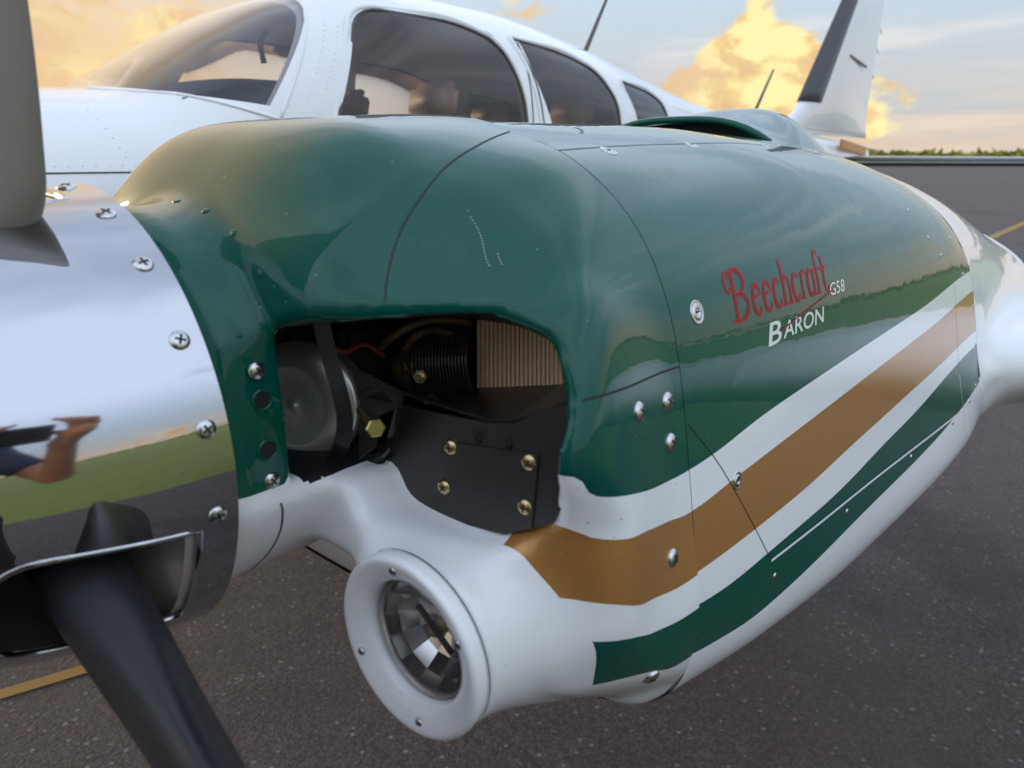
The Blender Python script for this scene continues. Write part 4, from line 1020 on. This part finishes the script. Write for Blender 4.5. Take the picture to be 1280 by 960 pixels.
# ------------------------------------------------------------------ the person taking the picture, seen in the polished spinner
def person():
    fh=Vector(_fh); rt=Vector(c_r); up=Vector((0,0,1)); org=Vector((CAM[0],CAM[1],0))-fh*.43-rt*.05
    def cap(P,a,b,ra,rb):
        a=np.array(a);b=np.array(b);ab=b-a; t=np.clip(((P-a)@ab)/(ab@ab),0,1); return np.linalg.norm(P-a-t[...,None]*ab,axis=-1)-(ra+(rb-ra)*t)
    def ell(P,c,r): q=(P-np.array(c))/np.array(r); return (np.linalg.norm(q,axis=-1)-1)*min(r)
    # local coordinates: x right, y forward, z up ; phone plane at y=.43
    hz=CAM[2]
    SH=[(-.185,-.02,1.43),(.185,-.02,1.43)]; EL=[(-.29,.13,1.17),(.30,.13,1.16)]; WR=[(-.075,.345,hz-.055),(.165,.345,hz-.045)]
    def torso(P):
        f=smin(ell(P,(0,-.03,1.27),(.185,.115,.22)),ell(P,(0,-.03,1.0),(.165,.11,.20)),.08); return smin(f,cap(P,SH[0],SH[1],.065,.065),.05)
    def legs(P):
        f=ell(P,(0,-.03,.92),(.175,.115,.13))
        for sg in (-1,1): f=smin(f,smin(cap(P,(sg*.09,-.03,.88),(sg*.11,0,.48),.085,.058),cap(P,(sg*.11,0,.48),(sg*.12,-.03,.09),.055,.042),.03),.04)
        return f
    def uparm(P,i): return cap(P,SH[i],EL[i],.055,.043)
    def hand(P,i):
        w=np.array(WR[i]); sg=1 if i else -1
        palm=w+np.array([-sg*.005,.055,.035]); f=cap(P,w,palm,.027,.030)
        for k in range(4):                                  # fingers rise behind and over the phone
            b=palm+np.array([-sg*(.030-.020*k)*.9,.012,.02]); m_=b+np.array([-sg*.022,.024,.030-.004*k]); t_=m_+np.array([-sg*.026,-.004,.010-.004*k])
            f=smin(f,smin(cap(P,b,m_,.0095,.0088),cap(P,m_,t_,.0088,.0075),.004),.006)
        th=palm+np.array([-sg*.02,-.02,.0]); f=smin(f,smin(cap(P,palm+np.array([-sg*.005,-.01,-.01]),th,.013,.011),cap(P,th,th+np.array([-sg*.028,.0,.022]),.011,.009),.005),.008)
        return f
    def head(P):
        f=smin(ell(P,(0,.03,1.64),(.078,.098,.118)),ell(P,(0,.055,1.57),(.055,.06,.05)),.04)
        f=smin(f,cap(P,(0,.0,1.45),(0,.015,1.56),.057,.053),.03)
        f=smin(f,cap(P,(0,.122,1.645),(0,.143,1.605),.008,.014),.012)
        for sg in (-1,1):
            f=smin(f,ell(P,(sg*.08,.015,1.63),(.012,.022,.034)),.01); f=np.maximum(f,-ell(P,(sg*.033,.132,1.652),(.016,.012,.009)))
        return np.maximum(f,-ell(P,(0,.128,1.565),(.024,.01,.004)))
    def body(P):
        f=smin(torso(P),legs(P),.05); f=smin(f,head(P),.03)
        for i in (0,1): f=smin(f,smin(uparm(P,i),smin(cap(P,EL[i],WR[i],.043,.027),hand(P,i),.015),.02),.02)
        for sg in (-1,1): f=smin(f,cap(P,(sg*.12,-.05,.05),(sg*.14,.13,.035),.045,.032),.03)
        return f
    def build(fn,lo,hi,h,name,m,par,sm=3):
        ax=[np.arange(lo[i],hi[i],h) for i in range(3)]; G=np.stack(np.meshgrid(*ax,indexing='ij'),-1); F_=np.empty(G.shape[:3])
        for i in range(G.shape[0]): F_[i]=fn(G[i])
        V_,Q=surface_nets(F_,lo[0],lo[1],lo[2],h); V_=vsmooth(V_,Q,sm)
        W_=np.array([tuple(org+rt*float(v[0])+fh*float(v[1])+up*float(v[2])) for v in V_]) if False else (np.array(org)+V_[:,:1]*np.array(rt)+V_[:,1:2]*np.array(fh)+V_[:,2:3]*np.array(up))
        Q=Q[:,::-1] if True else Q
        return mesh_obj(name,W_,Q,m,par)
    e=tag(link(bpy.data.objects.new('person',None)),'person in navy shirt photographing the engine, mirrored in the polished spinner','person')
    b=build(body,(-.42,-.2,0.0),(.42,.46,1.80),.0095,'body',M_skin,e,2)
    def shirt(P):
        f=torso(P)
        for i in (0,1): f=smin(f,np.maximum(uparm(P,i),((P-np.array(SH[i]))@(np.array(EL[i])-np.array(SH[i])))/np.linalg.norm(np.array(EL[i])-np.array(SH[i]))-.20),.03)
        return np.maximum(np.maximum(f-.012,.87-P[...,2]),P[...,2]-1.50)
    build(shirt,(-.40,-.2,.8),(.40,.28,1.56),.014,'shirt',M_navy,e)
    build(lambda P: np.maximum(np.maximum(legs(P)-.012,.08-P[...,2]),P[...,2]-.98),(-.26,-.2,.04),(.26,.16,1.04),.014,'trousers',M_trouser,e)
    build(lambda P: np.maximum(ell(P,(0,.015,1.665),(.086,.105,.115)),-np.minimum(ell(P,(0,.14,1.60),(.085,.10,.10)),P[...,2]-1.60)),(-.12,-.12,1.5),(.12,.16,1.80),.008,'hair',M_hair,e)
    # phone held sideways just behind the lens position
    F_=Vector(c_f); Rt=Vector(c_r); U=Vector(c_u); pc=Vector(CAM)-F_*.016-Rt*.03-U*.012
    ph=tag(link(bpy.data.objects.new('phone',None)),'dark phone held sideways in both hands, mirrored in the spinner','phone'); 
    box('shell',pc,(.150,.074,.0085),M_phone,ph,(Rt,U,F_),.003)
    box('screen',pc-F_*.0047,(.142,.066,.0006),mat('phone_screen',(.01,.01,.012),.05),ph,(Rt,U,F_),0)
    for dx,dy in ((.046,.014),(.046,-.010),(.062,.002)): lathe('lens',pc+Rt*dx*.9+U*dy+F_*.0042,F_,[(0,.0075),(.0015,.0072),(.0015,.0055),(.0008,.005),(.0008,0)],M_phone,ph,16)
person()

# ------------------------------------------------------------------ wiring and hoses in the inlet
M_lead=mat('ignition_lead',(.10,.06,.03),.5)
tube('ignition_lead',catmull([tuple(PXp(505,440,.19)),tuple(PXp(520,420,.18)),tuple(PXp(545,412,.2)),tuple(PXp(580,425,.22))],14),.0035,M_lead)
tube('ignition_lead',catmull([tuple(PXp(470,440,.17)),tuple(PXp(500,415,.17)),tuple(PXp(540,400,.19)),tuple(PXp(590,402,.215))],14),.0035,M_lead)
tube('oil_hose',catmull([tuple(PXp(440,560,.14)),tuple(PXp(470,575,.135)),tuple(PXp(490,555,.15)),tuple(PXp(510,520,.17))],14),.006,M_rubber)
tube('wire',catmull([tuple(PXp(395,420,.10)),tuple(PXp(430,440,.12)),tuple(PXp(455,430,.14)),tuple(PXp(480,445,.16))],14),.002,mat('wire_red',(.16,.02,.015),.5))
lathe('hose_clamp',PXp(476,573,.137),(.4,.2,-.3),[(-.004,.0072),(.004,.0072)],M_steel,airplane,16)
for x_,y_ in ((528,470),(486,600),(500,560)): lathe('brass_nut',PXp(x_,y_,.17),(-1,-.5,.2),[(0,.006),(.006,.006),(.006,.003),(.009,.003),(.009,0)],M_brass,airplane,6,False)
